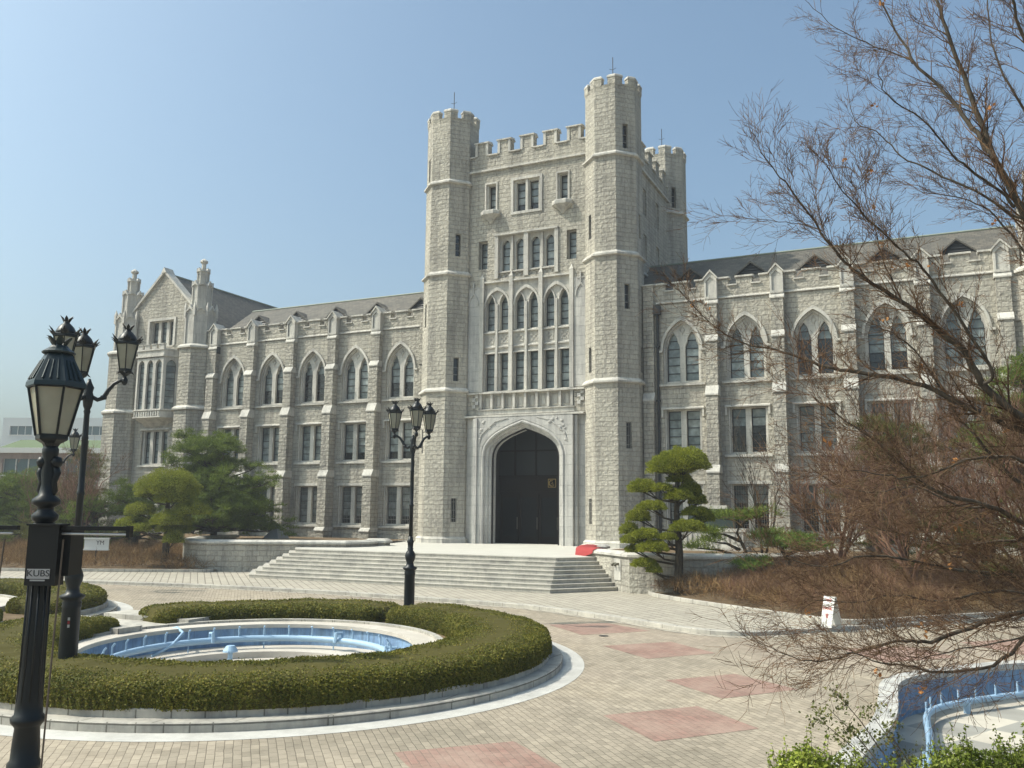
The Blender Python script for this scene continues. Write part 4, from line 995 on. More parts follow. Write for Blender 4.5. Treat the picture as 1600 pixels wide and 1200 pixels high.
# hedges: clipped bodies following an arc, covered in leaves
def arc_hedge(name, c, a0, a1, r0, r1, h, z0, label, group, nleaf, lsz=.022, wav=.014, rounded=.5):
    root = empty(name, (c[0] + (r0 + r1) / 2 * math.cos(math.radians((a0 + a1) / 2)), c[1] + (r0 + r1) / 2 * math.sin(math.radians((a0 + a1) / 2)), z0), label, 'hedge', group)
    n = max(12, int(abs(a1 - a0) / 2.2)); K = 13; R = []; pts = []; ups = []
    ln = math.radians(abs(a1 - a0)) * (r0 + r1) / 2
    def prof(s, t):
        """s along 0..1, t around 0..1 -> radius offset, height, normal"""
        e = min(1, math.sqrt(max(0, 1 - max(0, 1 - min(s, 1 - s) * ln / rounded) ** 2)))
        w = (r1 - r0) / 2 * (.25 + .75 * e); hh = h * (.35 + .65 * e)
        ang = PI * t; ca, sa = math.cos(ang), math.sin(ang)
        k = .38; x = math.copysign(abs(ca) ** k, ca) * w; z = (sa ** k) * hh if sa > 0 else 0
        nx, nz = math.copysign(abs(ca) ** 1.6, ca), sa ** 1.6 + .05
        return x, z, nx, nz
    def P(s, t, push=0):
        a = math.radians(a0 + (a1 - a0) * s); x, z, nx, nz = prof(s, t)
        push += .012 * (math.sin(a * 190 + t * 31) * math.sin(a * 133 - t * 47) + math.sin(a * 311 + t * 83))
        wv = wav * (math.sin(a * 23 + t * 9) + math.sin(a * 61 - t * 17) * .6 + math.sin(a * 9 + 2))
        r = (r0 + r1) / 2 + x + nx * (wv + push); return (c[0] + r * math.cos(a), c[1] + r * math.sin(a), z0 + z + nz * (wv + push)), (nx * math.cos(a), nx * math.sin(a), nz)
    m = MB(); m.rings([[P(i / n, j / (K - 1), -.008)[0] for j in range(K)] for i in range(n + 1)]); m.build('inner_twigs', M_HCORE, root)
    tt = None
    seg = np.array([random.random() for _ in range(nleaf)]); tt = np.array([random.random() for _ in range(nleaf)])
    # even out the density over the profile
    Q = [P(s, t, random.gauss(.0, .014)) for s, t in zip(seg, np.where(tt < .5, .5 * (2 * tt) ** 2.2, 1 - .5 * (2 - 2 * tt) ** 2.2))]
    leaves('foliage', [q[0] for q in Q], lsz, M_HEDGE, root, up=[q[1] for q in Q], spread=.75, aspect=1.2)
    return root
HG = 'clipped hedges around the fountains'
arc_hedge('box_hedge', RC, 181, 448.5, 4.15, 6.2, .43, .13, 'long clipped hedge curving along the near and right side of the front fountain', HG, 300000, .0165)
arc_hedge('box_hedge', RC, 91.5, 166, 4.2, 6.1, .42, .13, 'clipped hedge arc on the far side of the front fountain, behind its blue wall', HG, 42000, .024)
arc_hedge('box_hedge', RL, -78, 0, 4.15, 6.1, .42, .13, 'clipped hedge at the left edge, behind the nearest lamp post, round the second fountain', HG, 36000, .024)
arc_hedge('box_hedge', RL, 14, 120, 4.15, 6.1, .42, .13, 'far clipped hedge of the second fountain, by the sidewalk at the left', HG, 36000, .025)

# ------------------------------------------------------------- blue pool on the right
pr = empty('curved_pool', (19.6, -30, -.12), 'sunken blue walled pool with checkered floor and a ring of pipe, right foreground', 'pool')
In = offset(POOLR, -.42) if False else offset(POOLR, .30)
if Vector(In[40]).x < Vector(POOLR[40]).x: In = offset(POOLR, -.30)
nP = len(POOLR)
m = MB(); m.rings([[(*POOLR[i], -.15), (*POOLR[i], .18), (*In[i], .18), (*In[i], .06), (POOLR[i][0] * .15 + In[i][0] * .85, POOLR[i][1] * .15 + In[i][1] * .85, .06)] for i in range(nP)]); m.build('rim', M_ASH, pr)
W_ = [(POOLR[i][0] * .12 + In[i][0] * .88, POOLR[i][1] * .12 + In[i][1] * .88) for i in range(nP)]
m = MB(); m.add([(*p, .08) for p in W_] + [(*p, -.55) for p in W_], [(i, i + 1, nP + i + 1, nP + i) for i in range(nP - 1)]); m.build('basin_wall', M_BLUE, pr)
m = MB(); fl = W_ + [(27, -36.3)]; m.add([(*p, -.5) for p in fl], [tuple(range(len(fl)))]); m.build('basin_floor', M_CHECK, pr)
off = .62; q = offset(POOLR, off * (1 if Vector(offset(POOLR, 1)[40]).x > Vector(POOLR[40]).x else -1) + .0)
q = [p for p in offset(POOLR, (1 if Vector(offset(POOLR, 1)[40]).x > Vector(POOLR[40]).x else -1) * .72)]
m = MB(); m.tube([(*p, -.3) for p in smooth(q[2::3], 3)], .06, 8); pp = m.build('ring_pipe', M_PIPE, pr, smooth=True)
m = MB(); dist = 0; last = q[0]
for p in q:
    dist += math.dist(p, last); last = p
    if dist > .42:
        dist = 0; m = MB(); m.tube([(*p, -.28), (*p, -.06)], .02, 6); m.build('nozzle', M_PIPE, pp)
m = MB()
for i in range(6, nP - 6, 12):
    m = MB(); m.box(q[i][0] - .06, q[i][0] + .06, q[i][1] - .06, q[i][1] + .06, -.5, -.3); m.build('pipe_support', M_PIPE, pp)

# ------------------------------------------------------------- street lamps
CAZ = math.atan2(.42395, .90564)
def lantern_parts(root, c, s=1.0):
    """hexagonal tapering lantern; c is the foot; returns nothing"""
    x, y, z = c
    def hexr(r, zz, rot=0): return [(x + r * s * math.cos(rot + PI / 3 * i), y + r * s * math.sin(rot + PI / 3 * i), z + zz * s) for i in range(6)]
    f = MB(); rot = .3
    f.rings([hexr(r, zz, rot) for r, zz in ((.02, -.08), (.045, -.04), (.03, 0), (.06, .03), (.1, .06), (.125, .1), (.125, .14))])
    for i in range(6):
        a = rot + PI / 3 * i; f.tube([(x + .115 * s * math.cos(a), y + .115 * s * math.sin(a), z + .13 * s), (x + .205 * s * math.cos(a), y + .205 * s * math.sin(a), z + .6 * s)], .0125 * s, 4)
    f.rings([hexr(r, zz, rot) for r, zz in ((.2, .585), (.225, .6), (.225, .64), (.19, .66))], True, True)
    lan = f.build('lantern', M_IRON, root)
    g = MB(); g.rings([hexr(r, zz, rot) for r, zz in ((.108, .135), (.196, .6))], True, True); g.build('lamp_glass', M_FROST, lan)
    d = MB(); d.lathe([(.18 * s, .65 * s), (.165 * s, .7 * s), (.13 * s, .77 * s), (.085 * s, .82 * s), (.05 * s, .85 * s), (.055 * s, .87 * s), (.02 * s, .88 * s)], (x, y, z), 14); d.build('lantern_dome', M_IRON, lan, smooth=True)
    k = MB()
    def petal(r, zz, a, h, w, out):
        u = Vector((math.cos(a), math.sin(a), 0)); t = Vector((-u.y, u.x, 0)); o_ = Vector((x, y, z + zz * s)) + u * r * s
        P = [o_ - t * w * s, o_ + t * w * s, o_ + t * w * 1.1 * s + u * out * .4 * s + Vector((0, 0, h * .55 * s)), o_ + u * out * 1.2 * s + Vector((0, 0, h * s)), o_ - t * w * 1.1 * s + u * out * .4 * s + Vector((0, 0, h * .55 * s))]
        k.add([tuple(p) for p in P] + [tuple(p - u * .008 * s) for p in P], [(0, 1, 2, 3, 4), (9, 8, 7, 6, 5)] + [(i, 5 + i, 5 + (i + 1) % 5, (i + 1) % 5) for i in range(5)])
    for i in range(6):
        petal(.05, .87, rot + PI / 3 * i, .1, .026, .06)
        for dd in (-.16, 0, .16): petal(.215, .63, rot + PI / 3 * i + dd, .13 if dd == 0 else .075, .025, .07)
        petal(.12, .1, rot + PI / 3 * i, -.05, .02, .05)
    k.build('lantern_crown', M_IRON, lan)
def lamp(x, y, z0, angs, label, H=6.3):
    root = empty('street_lamp', (x, y, z0), label, 'street lamp', 'three-lantern street lamps')
    b = MB(); q = [(.2, 0), (.2, .12), (.165, .16), (.155, .3), (.15, 1.25), (.165, 1.28), (.15, 1.31), (.165, 1.34), (.14, 1.37), (.2, 1.42), (.21, 1.46), (.12, 1.5), (.1, 1.6), (.14, 1.7), (.155, 1.8), (.12, 1.9), (.08, 1.95), (.09, 2.0), (.075, 2.02), (.085, 2.15), (.105, 2.2), (.075, 2.25), (.062, 2.35)]
    b.lathe(q, (x, y, z0), 14); b.build('lamp_base', M_IRON, root, smooth=True)
    p = MB(); T = H - 1.3
    p.lathe([(.06, 2.3), (.058, 3.2), (.066, 3.22), (.066, 3.26), (.056, 3.28), (.054, 4.2), (.062, 4.22), (.052, 4.26), (.048, T - .35), (.06, T - .3), (.05, T - .26), (.075, T - .2), (.085, T - .12), (.1, T - .04), (.07, T + .06), (.09, T + .14), (.05, T + .22), (.02, T + .3)], (x, y, z0), 12); p.build('pole', M_IRON, root, smooth=True)
    for a in angs:
        a = math.radians(a) + CAZ; u = Vector((math.cos(a), math.sin(a), 0)); o = Vector((x, y, z0))
        P = [o + u * r + Vector((0, 0, T + zz)) for r, zz in ((.05, -.02), (.16, -.08), (.26, -.04), (.33, .1), (.42, .22), (.52, .28), (.6, .29))]
        am = MB(); am.tube(P, [.035, .04, .045, .04, .035, .032, .035], 7); am.lathe([(.05, -.03), (.06, 0), (.05, .04)], tuple(P[2]), 8); am.lathe([(.02, -.09), (.05, -.05), (.055, .02), (.03, .05)], tuple(P[-1]), 8); am.build('lamp_arm', M_IRON, root, smooth=True)
        lantern_parts(root, tuple(P[-1] + Vector((0, 0, .07))))
    return root
lamp(6.8, -23.85, 0.0, (165, 285, 45), 'three-lantern cast iron lamp post in the gap of the far hedge, before the stairs')
L2 = lamp(6.74, -34.94, .13, (10, 130, 250), 'three-lantern cast iron lamp post rising from the near hedge at the left')
# a small sticker plate on its base
m = MB(); dcam = Vector((.66, -.75, 0)).normalized(); t_ = Vector((-dcam.y, dcam.x, 0)); c_ = Vector((6.74, -34.94, 0)) + dcam * .158
for i, mm in enumerate((0, 1, 0)): m.add([tuple(c_ + t_ * u + Vector((0, 0, z))) for u, z in ((-.018, 1.06 + .06 * i), (.018, 1.06 + .06 * i), (.018, 1.11 + .06 * i), (-.018, 1.11 + .06 * i))], [(0, 1, 2, 3)], mm)
m.build('sticker', [M_TRIM, M_RED], L2)
lamp(-10.6, -22.3, -.12, (20, 140, 260), 'three-lantern lamp post farthest away, by the sidewalk at the left')
# nearest lamp: one large lantern on a thick post, with a box, banner arms and cords
px, py = 13.1, -40.38; zb = -.16
R0 = empty('street_lamp', (px, py, zb), 'nearest lamp post with one large hooded lantern, black box and banner arms, left foreground', 'street lamp')
b = MB(); b.lathe([(.22, 0), (.22, .2), (.17, .3), (.15, .6), (.125, .8), (.115, .95), (.125, 1.02), (.14, 1.05), (.14, 1.08), (.118, 1.11), (.112, 1.25), (.102, 1.38), (.115, 1.4), (.14, 1.43), (.145, 1.46), (.115, 1.49), (.11, 1.58), (.1, 1.9), (.092, 2.6), (.09, 3.15)], (px, py, zb), 16)
for k in range(10):
    a = 2 * PI * k / 10; b.tube([(px + .1 * math.cos(a), py + .1 * math.sin(a), zb + 1.6), (px + .09 * math.cos(a), py + .09 * math.sin(a), zb + 2.7)], .012, 4)
b.build('pole', M_IRON, R0, smooth=True)
n_ = MB(); n_.lathe([(.07, 3.1), (.075, 3.15), (.11, 3.18), (.115, 3.22), (.07, 3.26), (.07, 3.29), (.12, 3.32), (.12, 3.36), (.07, 3.4), (.055, 3.5), (.065, 3.6), (.05, 3.7), (.07, 3.78), (.07, 3.82), (.05, 3.86)], (px, py, zb), 12)
rv = Vector((.9056, .424, 0))
for s_ in (-1, 1):
    o = Vector((px, py, zb)) + rv * .02 * s_
    n_.tube([o + rv * s_ * .02 + Vector((0, 0, 3.38)), o + rv * s_ * .045 + Vector((0, 0, 3.44)), o + rv * s_ * .03 + Vector((0, 0, 3.52)), o + rv * s_ * .055 + Vector((0, 0, 3.6)), o + rv * s_ * .04 + Vector((0, 0, 3.66))], [.02, .03, .032, .036, .03], 7)
    n_.lathe([(.005, -.055), (.04, -.04), (.055, 0), (.04, .04), (.005, .055)], tuple(o + rv * s_ * .045 + Vector((0, 0, 3.7))), 10)
n_.build('neck', M_IRON, R0, smooth=True)
X, Y, Z0 = px, py, zb + 3.78
def hx(r, z, rot=CAZ + .25, n=6):
    r *= .88; return [(X + r * math.cos(rot + 2 * PI / n * i), Y + r * math.sin(rot + 2 * PI / n * i), Z0 + z) for i in range(n)]
f = MB(); f.rings([hx(r, z) for r, z in ((.05, 0), (.06, .05), (.09, .09), (.15, .12), (.158, .13), (.158, .17), (.145, .175))])
for i in range(6):
    A, C_ = hx(.155, .16)[i], hx(.262, .6)[i]; f.tube([A, C_], .014, 4)
f.rings([hx(r, z) for r, z in ((.262, .595), (.285, .6), (.285, .615), (.262, .62))])
ln = f.build('lantern', M_IRON, R0)
g = MB(); g.rings([hx(r, z) for r, z in ((.148, .17), (.252, .6))]); g.build('lamp_glass', M_FROST, ln)
h = MB(); h.rings([hx(r, z) for r, z in ((.295, .61), (.29, .65), (.135, .925), (.12, .935))])
h.lathe([(.14, .925), (.145, .94), (.12, .96), (.09, .98), (.075, 1.0), (.04, 1.01)], (X, Y, Z0), 14)
for i in range(6):       # raised ribs on the hood
    A, B_ = Vector(hx(.292, .66)[i]), Vector(hx(.292, .66)[(i + 1) % 6]); A2, B2 = Vector(hx(.142, .92)[i]), Vector(hx(.142, .92)[(i + 1) % 6])
    for q_ in (.25, .5, .75): h.tube([A.lerp(B_, q_) * .96 + A2.lerp(B2, q_) * .04, A.lerp(B_, q_) * .25 + A2.lerp(B2, q_) * .75], [.011, .007], 5)
hd = h.build('lantern_hood', M_IRON2, ln)
k = MB()
for i in range(6):
    a = CAZ + PI / 3 * i; u = Vector((math.cos(a), math.sin(a), 0)); t = Vector((-u.y, u.x, 0)); o = Vector((X, Y, Z0 + .99)) + u * .05
    P = [o - t * .015, o + t * .015, o + t * .034 + u * .018 + Vector((0, 0, .05)), o + t * .018 + u * .06 + Vector((0, 0, .09)), o + u * .09 + Vector((0, 0, .092)), o - t * .018 + u * .06 + Vector((0, 0, .09)), o - t * .034 + u * .018 + Vector((0, 0, .05))]
    k.add([tuple(p) for p in P] + [tuple(p - u * .01) for p in P], [tuple(range(7)), tuple(range(13, 6, -1))] + [(i_, 7 + i_, 7 + (i_ + 1) % 7, (i_ + 1) % 7) for i_ in range(7)])
k.build('lantern_crown', M_IRON2, ln)
# box on the post, facing the viewer
bf = Fr((px, py, 0), CAZ); bm_ = MB(); zt = zb + 3.13
fbox(bm_, bf, -.03, .24, zt - .52, zt, .05, .2); fbox(bm_, bf, -.045, .255, zt, zt + .015, .04, .215); fbox(bm_, bf, .245, .31, zt - .44, zt - .01, -.12, .12)
bx = bm_.build('control_box', M_BLACK, R0)
pm = MB(); fbox(pm, bf, -.01, .19, zt - .46, zt - .375, .2, .205); fbox(pm, bf, .02, .15, zt - .48, zt - .467, .2, .204); pl_ = pm.build('name_plate', M_PLATE, bx)
def text(s, fr, u, z, d, size, m, parent, name='lettering', ang=None, ext=.002, sx=1):
    cu = bpy.data.curves.new(name, 'FONT'); cu.body = s; cu.size = size; cu.extrude = ext; cu.align_x = 'CENTER'; cu.align_y = 'CENTER'
    o = bpy.data.objects.new(name, cu); me = bpy.data.meshes.new_from_object(o); bpy.data.objects.remove(o)
    Mx = Matrix(((fr.t.x * sx, 0, fr.n.x, 0), (fr.t.y * sx, 0, fr.n.y, 0), (0, 1, 0, 0), (0, 0, 0, 1))); p = fr.p(u, z, d); Mx.translation = p
    me.transform(Mx); me.materials.append(m); return link(name, me, parent)
text('KUBS', bf, .09, zt - .415, .206, .078, M_BLKINK, pl_, sx=1.1)
for s_, L_ in ((1, .82), (-1, 1.1)):
    a = MB(); o = .12 if s_ > 0 else -.16
    P = [bf.p(s_ * .16, zt - .05, .12), bf.p(s_ * L_, zt - .05 - (.01 if s_ > 0 else -.0), .12)]
    u0, u1 = sorted((s_ * .16, s_ * L_)); fbox(a, bf, u0, u1, zt - .04, zt - .003, .1, .16)
    if s_ > 0: fbox(a, bf, L_, L_ + .03, zt - .1, zt + .002, .09, .17)
    ar = a.build('banner_arm', M_BLACK, R0); r = MB(); r.tube([bf.p(s_ * .2, zt - .07, .14), bf.p(s_ * L_, zt - .075, .14)], .011, 6); r.build('steel_rod', M_STEEL, ar)
for a_, b_ in (((.27, zt - .12), (.27, -.1)), ((-.25, zt - .12), (-.34, .3))):
    c = MB(); c.tube([bf.p(a_[0], a_[1], .17), bf.p((a_[0] + b_[0]) / 2, (a_[1] + b_[1]) / 2, .22), bf.p(b_[0], b_[1], .26)], .0085, 6); c.build('cord', M_ROPE, R0)

# ------------------------------------------------------------- signs
s = empty('sandwich_board', (18.0, -19.6, 0), 'white folding board sign with red lettering on the sidewalk, under the bare branches', 'sign')
f = Fr((17.85, -19.55, 0), math.radians(-35)); m = MB()
m.rings([[f.p(u, z, d) for z, d in ((0.0, .22), (.82, .02), (.82, .0), (0.0, .2))] for u in (-.19, .19)]); m.build('board', M_WHITE, s)
m = MB(); m.rings([[f.p(u, z, d) for z, d in ((0.0, -.24), (.82, -.03), (.82, -.01), (0.0, -.22))] for u in (-.19, .19)]); m.build('board', M_WHITE, s)
def slanted(txt, z, size, mt):
    o = text(txt, f, 0, z, .235 - z * .244, size, mt, s); return o
for z, t_, sz, mt in ((.72, 'NO', .13, M_REDINK), (.5, 'PARK', .13, M_REDINK), (.3, 'II', .2, M_REDINK), (.6, 'oo', .08, M_BLKINK)): slanted(t_, z, sz, mt)
s = empty('label_sign', (-17.5, -14.5, .3), 'small white framed sign on a post among brown shrubs, left', 'sign')
f = Fr((-17.45, -14.45, 0), CAZ); m = MB(); fbox(m, f, -.6, .6, .98, 1.5, -.03, .0); bo = m.build('board', M_WHITE, s)
m = MB(); fbox(m, f, -.66, .66, 1.48, 1.55, -.05, .05); fbox(m, f, -.66, .66, .93, 1.0, -.05, .05); fbox(m, f, .58, .64, .98, 1.5, -.04, .02); m.build('frame', M_WHITE, bo)
m = MB(); m.tube([f.p(0, .2, -.06), f.p(0, 2.3, -.06)], .05, 6); m.build('post', M_BARK, s)
text('YM', f, .2, 1.3, .004, .3, M_BLKINK, bo); 
# a drain cover on the paving
m = MB(); m.lathe([(.13, 0), (.13, .006), (.02, .008)], (12.57, -23.5, -.119), 16); tag(m.build('drain_cover', M_BAR), 'small dark drain cover on the paving right of the fountain', 'drain cover')
m = MB(); m.lathe([(.11, 0), (.11, .005), (.02, .006)], (13.85, -36.9, -.119), 14); tag(m.build('drain_cover', M_BAR), 'tiny round cover in the near paving at the bottom of the picture', 'drain cover')

# ------------------------------------------------------------- buildings far off at the left
DOVE = mat('pale_painted_concrete', (.52, .55, .56), .8); BRK = mat('far_brick', rough=.9, fn=stone_fn((.30, .215, .18), (.25, .175, .145), (.33, .29, .26), .24, .08, .01, .003, .2, .3, 0))
TEAL = mat('teal_roof_metal', (.12, .28, .25), .6); FG = mat('far_window_glass', (.06, .11, .12), .15); GRN = mat('moss_roof', (.10, .14, .06), .9)
def block(label, c, ang, w, d, h, wallm, rows, cols, roofm=None, wz=(1.2, 1.4), ww=.6, frm=M_WHITE, z0=0, over=.3):
    o = empty('building', (c[0], c[1], z0), label, 'building', 'campus buildings beyond the trees'); f = Fr((c[0], c[1], z0), ang)
    H = []; st = h / max(rows, 1)
    for r in range(rows):
        for k in range(cols):
            u = -w / 2 + w * (k + .5) / cols; H.append(rect(u - ww * w / cols / 2, u + ww * w / cols / 2, r * st + wz[0], r * st + wz[0] + wz[1]))
    m = MB(); panel(m, f, rect(-w / 2, w / 2, 0, h), H, 0, -.35); m.add([f.p(u, z, dd) for u, z, dd in ((-w / 2, 0, 0), (-w / 2, 0, -d), (w / 2, 0, -d), (w / 2, 0, 0), (-w / 2, h, 0), (-w / 2, h, -d), (w / 2, h, -d), (w / 2, h, 0))], [(0, 1, 5, 4), (1, 2, 6, 5), (2, 3, 7, 6), (4, 5, 6, 7)]); m.build('wall', wallm, o)
    for hh in H:
        us = [a for a, b in hh]; zs = [b for a, b in hh]; wn = MB(); fbox(wn, f, min(us), max(us), min(zs), max(zs), -.34, -.28, 0); n = max(1, round((max(us) - min(us)) / 1.4))
        win = wn.build('window', FG, o); fm = MB()
        for q in range(n + 1): u = min(us) + (max(us) - min(us)) * q / n; fbox(fm, f, u - .05, u + .05, min(zs), max(zs), -.27, -.2)
        fbox(fm, f, min(us) - .1, max(us) + .1, min(zs) - .15, min(zs), -.3, .08); fm.build('window_frame', frm, win)
    if roofm: m = MB(); fbox(m, f, -w / 2 - over, w / 2 + over, h, h + .55, -d - over, over); m.build('roof', roofm, o)
    return o
block('low brick building with green tinted strip windows and white eaves, far left', (-58, 18.5), math.radians(22), 22, 14, 8.6, BRK, 2, 2, M_WHITE, (2.0, 1.7), .86, z0=0, over=.4)
m = MB(); 
f = Fr((-58, 18.5, 0), math.radians(22)); m.rings([[f.p(-11, z, d) for z, d in ((9.15, -.2), (10.3, -4), (10.3, -10), (9.15, -14))], [f.p(11, z, d) for z, d in ((9.15, -.2), (10.3, -4), (10.3, -10), (9.15, -14))]]); o_ = m.build('roof', GRN, [o for o in COL.objects if o.name == 'building'][0])
block('large pale grey building behind the brick one, upper left', (-112, 66), math.radians(22), 42, 20, 19, DOVE, 3, 6, None, (3.2, 1.6), .6)
block('grey building with teal roof behind the farthest lamp post', (-76, 52), math.radians(30), 16, 10, 13.2, DOVE, 3, 4, TEAL, (1.5, 1.5), .5)
block('blue grey block beside the left end of the hall', (-84, 74), math.radians(30), 20, 10, 17.5, mat('blue_grey_panels', (.30, .37, .40), .6), 4, 6, TEAL, (1.5, 1.8), .7)
# ------------------------------------------------------------- trees and shrubs
def ellip(c, r, n, top=.0, shell=.25, flat=False):
    """points through the outer part of a blob, with outward directions"""
    d = rng.normal(size=(n, 3)); d /= np.linalg.norm(d, axis=1)[:, None]
    if top: d[:, 2] = np.where(d[:, 2] < -top, np.abs(d[:, 2]) * rng.uniform(-top, 1, n), d[:, 2])
    k = 1 - shell * rng.random(n) ** 1.5
    # lumps
    l = 1 + .09 * np.sin(d[:, 0] * 7 + c[0]) * np.cos(d[:, 1] * 6 + c[1]) + .06 * np.sin(d[:, 2] * 11 + d[:, 0] * 9)
    return np.asarray(c) + d * np.asarray(r) * (k * l)[:, None], d
def cloud_tree(label, base, top, pads, dens=1, trunk_r=.13, m=None, grp='cloud-pruned pines'):
    root = empty('cloud_pruned_pine', base, label, 'tree', grp); t = MB(); b, tp = Vector(base), Vector(top)
    P = [b, b.lerp(tp, .3) + Vector((.06, 0, 0)), b.lerp(tp, .6) + Vector((-.05, .05, 0)), tp]
    t.tube([tuple(p) for p in P], [trunk_r * 1.2, trunk_r, trunk_r * .7, trunk_r * .4], 8)
    A = []; D = []; core = MB()
    for (x, y, z, rx, ry, rz) in pads:
        if base[0] > 0: x = 12.0 + (x + .42 - 12.0) * .86
        if rz < .5: rx *= 1.15; ry *= 1.2; rz *= 1.35
        s = b.lerp(tp, max(.1, min(.97, (z - .25 - b.z) / (tp.z - b.z) - .05)))
        e = Vector((x, y, z - rz * .2)); mid = s.lerp(e, .55) + Vector((0, 0, -.12)); t.tube([tuple(s), tuple(mid), tuple(e)], [.05, .035, .02], 5)
        for q in range(4):
            a = q * PI / 2 + x; t.tube([tuple(mid), (x + rx * .5 * math.cos(a), y + ry * .5 * math.sin(a), z)], [.02, .008], 4)
        n = int(2600 * dens * (rx * ry + rx * rz) / .5); p, d = ellip((x, y, z), (rx, ry, rz), n, .25, .3); A.append(p); D.append(d)
        core.rings([[(x + rx * .82 * r * math.cos(k * PI / 5), y + ry * .82 * r * math.sin(k * PI / 5), z + rz * zz) for k in range(10)] for r, zz in ((.5, -.28), (.95, -.15), (1, .15), (.8, .5), (.4, .74))])
    t.build('trunk', M_BARK, root); core.build('inner_twigs', M_YCORE, root)
    needles('foliage', np.concatenate(A), .075, .012, m or M_YEW, root, up=np.concatenate(D), spread=.5, per=2); return root
# right: px 988-1120
cloud_tree('tall cloud-pruned pine with a domed top beside the right planter, right of the stairs', (11.95, -13.35, .1), (12.0, -13.3, 5.0),
 [(11.25, -13.3, 4.72, .85, .85, .62), (11.9, -13.35, 4.85, .95, .85, .68), (9.95, -13.2, 3.95, .48, .45, .3), (11.0, -13.6, 3.95, .35, .35, .17), (11.6, -13.1, 4.3, .42, .4, .22), (12.05, -13.1, 3.9, .36, .36, .28), (12.35, -13.0, 3.5, .3, .3, .25),
  (11.7, -13.5, 3.65, .5, .45, .24), (10.55, -13.7, 3.25, .48, .4, .2), (9.75, -13.2, 2.85, .4, .38, .28), (12.35, -13.2, 3.05, .48, .42, .2), (12.7, -13.1, 2.85, .3, .3, .22), (12.1, -13.7, 2.5, .58, .5, .24), (9.35, -13.3, 2.35, .32, .32, .26), (9.65, -13.8, 2.0, .36, .34, .2), (10.35, -14.0, 2.2, .45, .4, .22), (9.7, -13.6, 1.65, .3, .3, .17), (10.7, -14.1, 1.75, .5, .45, .24), (11.3, -13.9, 2.15, .3, .3, .15), (10.25, -13.9, 1.15, .42, .4, .18), (10.7, -14.0, .95, .25, .25, .15)], 1.15, .15)
cloud_tree('cloud-pruned pine with a broad dome and smaller tufts, left of the left planter', (-14.25, -13.0, .3), (-14.3, -13.0, 4.9),
 [(-14.3, -13.0, 4.0, 1.55, 1.5, 1.05), (-13.6, -13.2, 3.5, 1.0, .9, .6), (-15.5, -13.6, 2.85, .8, .7, .5), (-16.1, -13.5, 2.1, .75, .7, .4), (-13.5, -13.4, 2.4, .8, .8, .45), (-14.9, -14.0, 2.0, .45, .4, .25), (-12.9, -12.8, 2.9, .8, .8, .4), (-13.3, -13.4, 1.5, .5, .5, .5), (-15.5, -13.2, 3.7, .5, .5, .3), (-13.9, -12.9, 2.0, .7, .7, .4)], .75, .16)
def fluffy(label, base, h, blobs, m=M_PINE, dens=1.0, tr=.2, name='pine_tree', grp='pines before the hall', ln=.16):
    root = empty(name, base, label, 'tree', grp); t = MB(); b = Vector(base); A = []; D = []
    top = Vector((b.x + .2, b.y, b.z + h)); t.tube([tuple(b), tuple(b.lerp(top, .4) + Vector((.25, 0, 0))), tuple(b.lerp(top, .75) + Vector((-.15, 0, 0))), tuple(top)], [tr, tr * .8, tr * .5, tr * .2], 8)
    for (x, y, z, rx, ry, rz) in blobs:
        e = Vector((x, y, z - rz * .3)); s = b.lerp(top, max(.15, min(.9, (z - b.z) / h - .18))); t.tube([tuple(s), tuple(s.lerp(e, .5) + Vector((0, 0, .1))), tuple(e)], [.08, .05, .02], 5)
        # tufts: many small clusters inside each blob
        k = max(6, int(16 * rx * ry * 1.4 * dens)); C0, _ = ellip((x, y, z), (rx, ry, rz), k, .5, .85)
        for c in C0:
            r = random.uniform(.2, .42); n = int(95 * dens); p, d = ellip(c, (r, r, r * .6), n, .3, .9); A.append(p); D.append(d + np.array((0, 0, .5)))
            if random.random() < .3: t.tube([tuple(e), tuple(c)], [.02, .008], 4)
    t.build('trunk', M_BARK, root); needles('foliage', np.concatenate(A), ln, .012, m, root, up=np.concatenate(D), spread=.7); return root
def rblobs(cx, cy, z0, z1, rad, n, s=(.9, 1.3), fl=.55):
    out = []
    for i in range(n):
        t = random.random(); z = z0 + (z1 - z0) * t; r = rad * (1 - .55 * t); a = random.uniform(0, 2 * PI); q = random.uniform(.2, 1) * r; k = random.uniform(*s)
        out.append((cx + q * math.cos(a), cy + q * math.sin(a), z, k, k, k * fl))
    return out
fluffy('broad green pine spreading before the left wing, behind the domed pine', (-16.6, -7.4, .9), 5.8, rblobs(-16.6, -7.4, 1.8, 4.6, 3.7, 46, (.9, 1.4), .7) + rblobs(-17.0, -7.4, 4.2, 6.9, 3.2, 34, (.7, 1.1), .7) + [(-13.2, -7.4, 4.6, 1.2, 1, .9), (-13.4, -7.4, 3.0, 1.2, 1, .8), (-19.4, -7.2, 7.3, .9, .8, .45), (-18.4, -7.2, 7.0, .9, .8, .5)], dens=1.1)
fluffy('dense green pine at the left edge, behind the nearest lamp', (-30, -9.5, .8), 4.2, rblobs(-30, -9.5, 1.2, 4.8, 4.4, 44, (.9, 1.5), .7), M_PINE, .9)
fluffy('rounded olive pine behind the second lamp post', (-26.2, -8.5, .8), 6.3, rblobs(-26.2, -8.5, 1.4, 6.8, 2.4, 26, (.7, 1.2)), M_PINE2, .8)
fluffy('low dark pine between the lamp posts and the domed pine', (-22.0, -11.0, .6), 3.2, rblobs(-21.6, -11.0, .9, 3.4, 2.6, 20, (.6, 1.0)), M_PINE, .8)
fluffy('rounded green pine in the gap left of the domed pine, before the gable', (-20.3, -9.6, .8), 3.6, rblobs(-20.3, -9.6, 1.2, 4.0, 2.2, 22, (.7, 1.1), .7), M_PINE, .9)
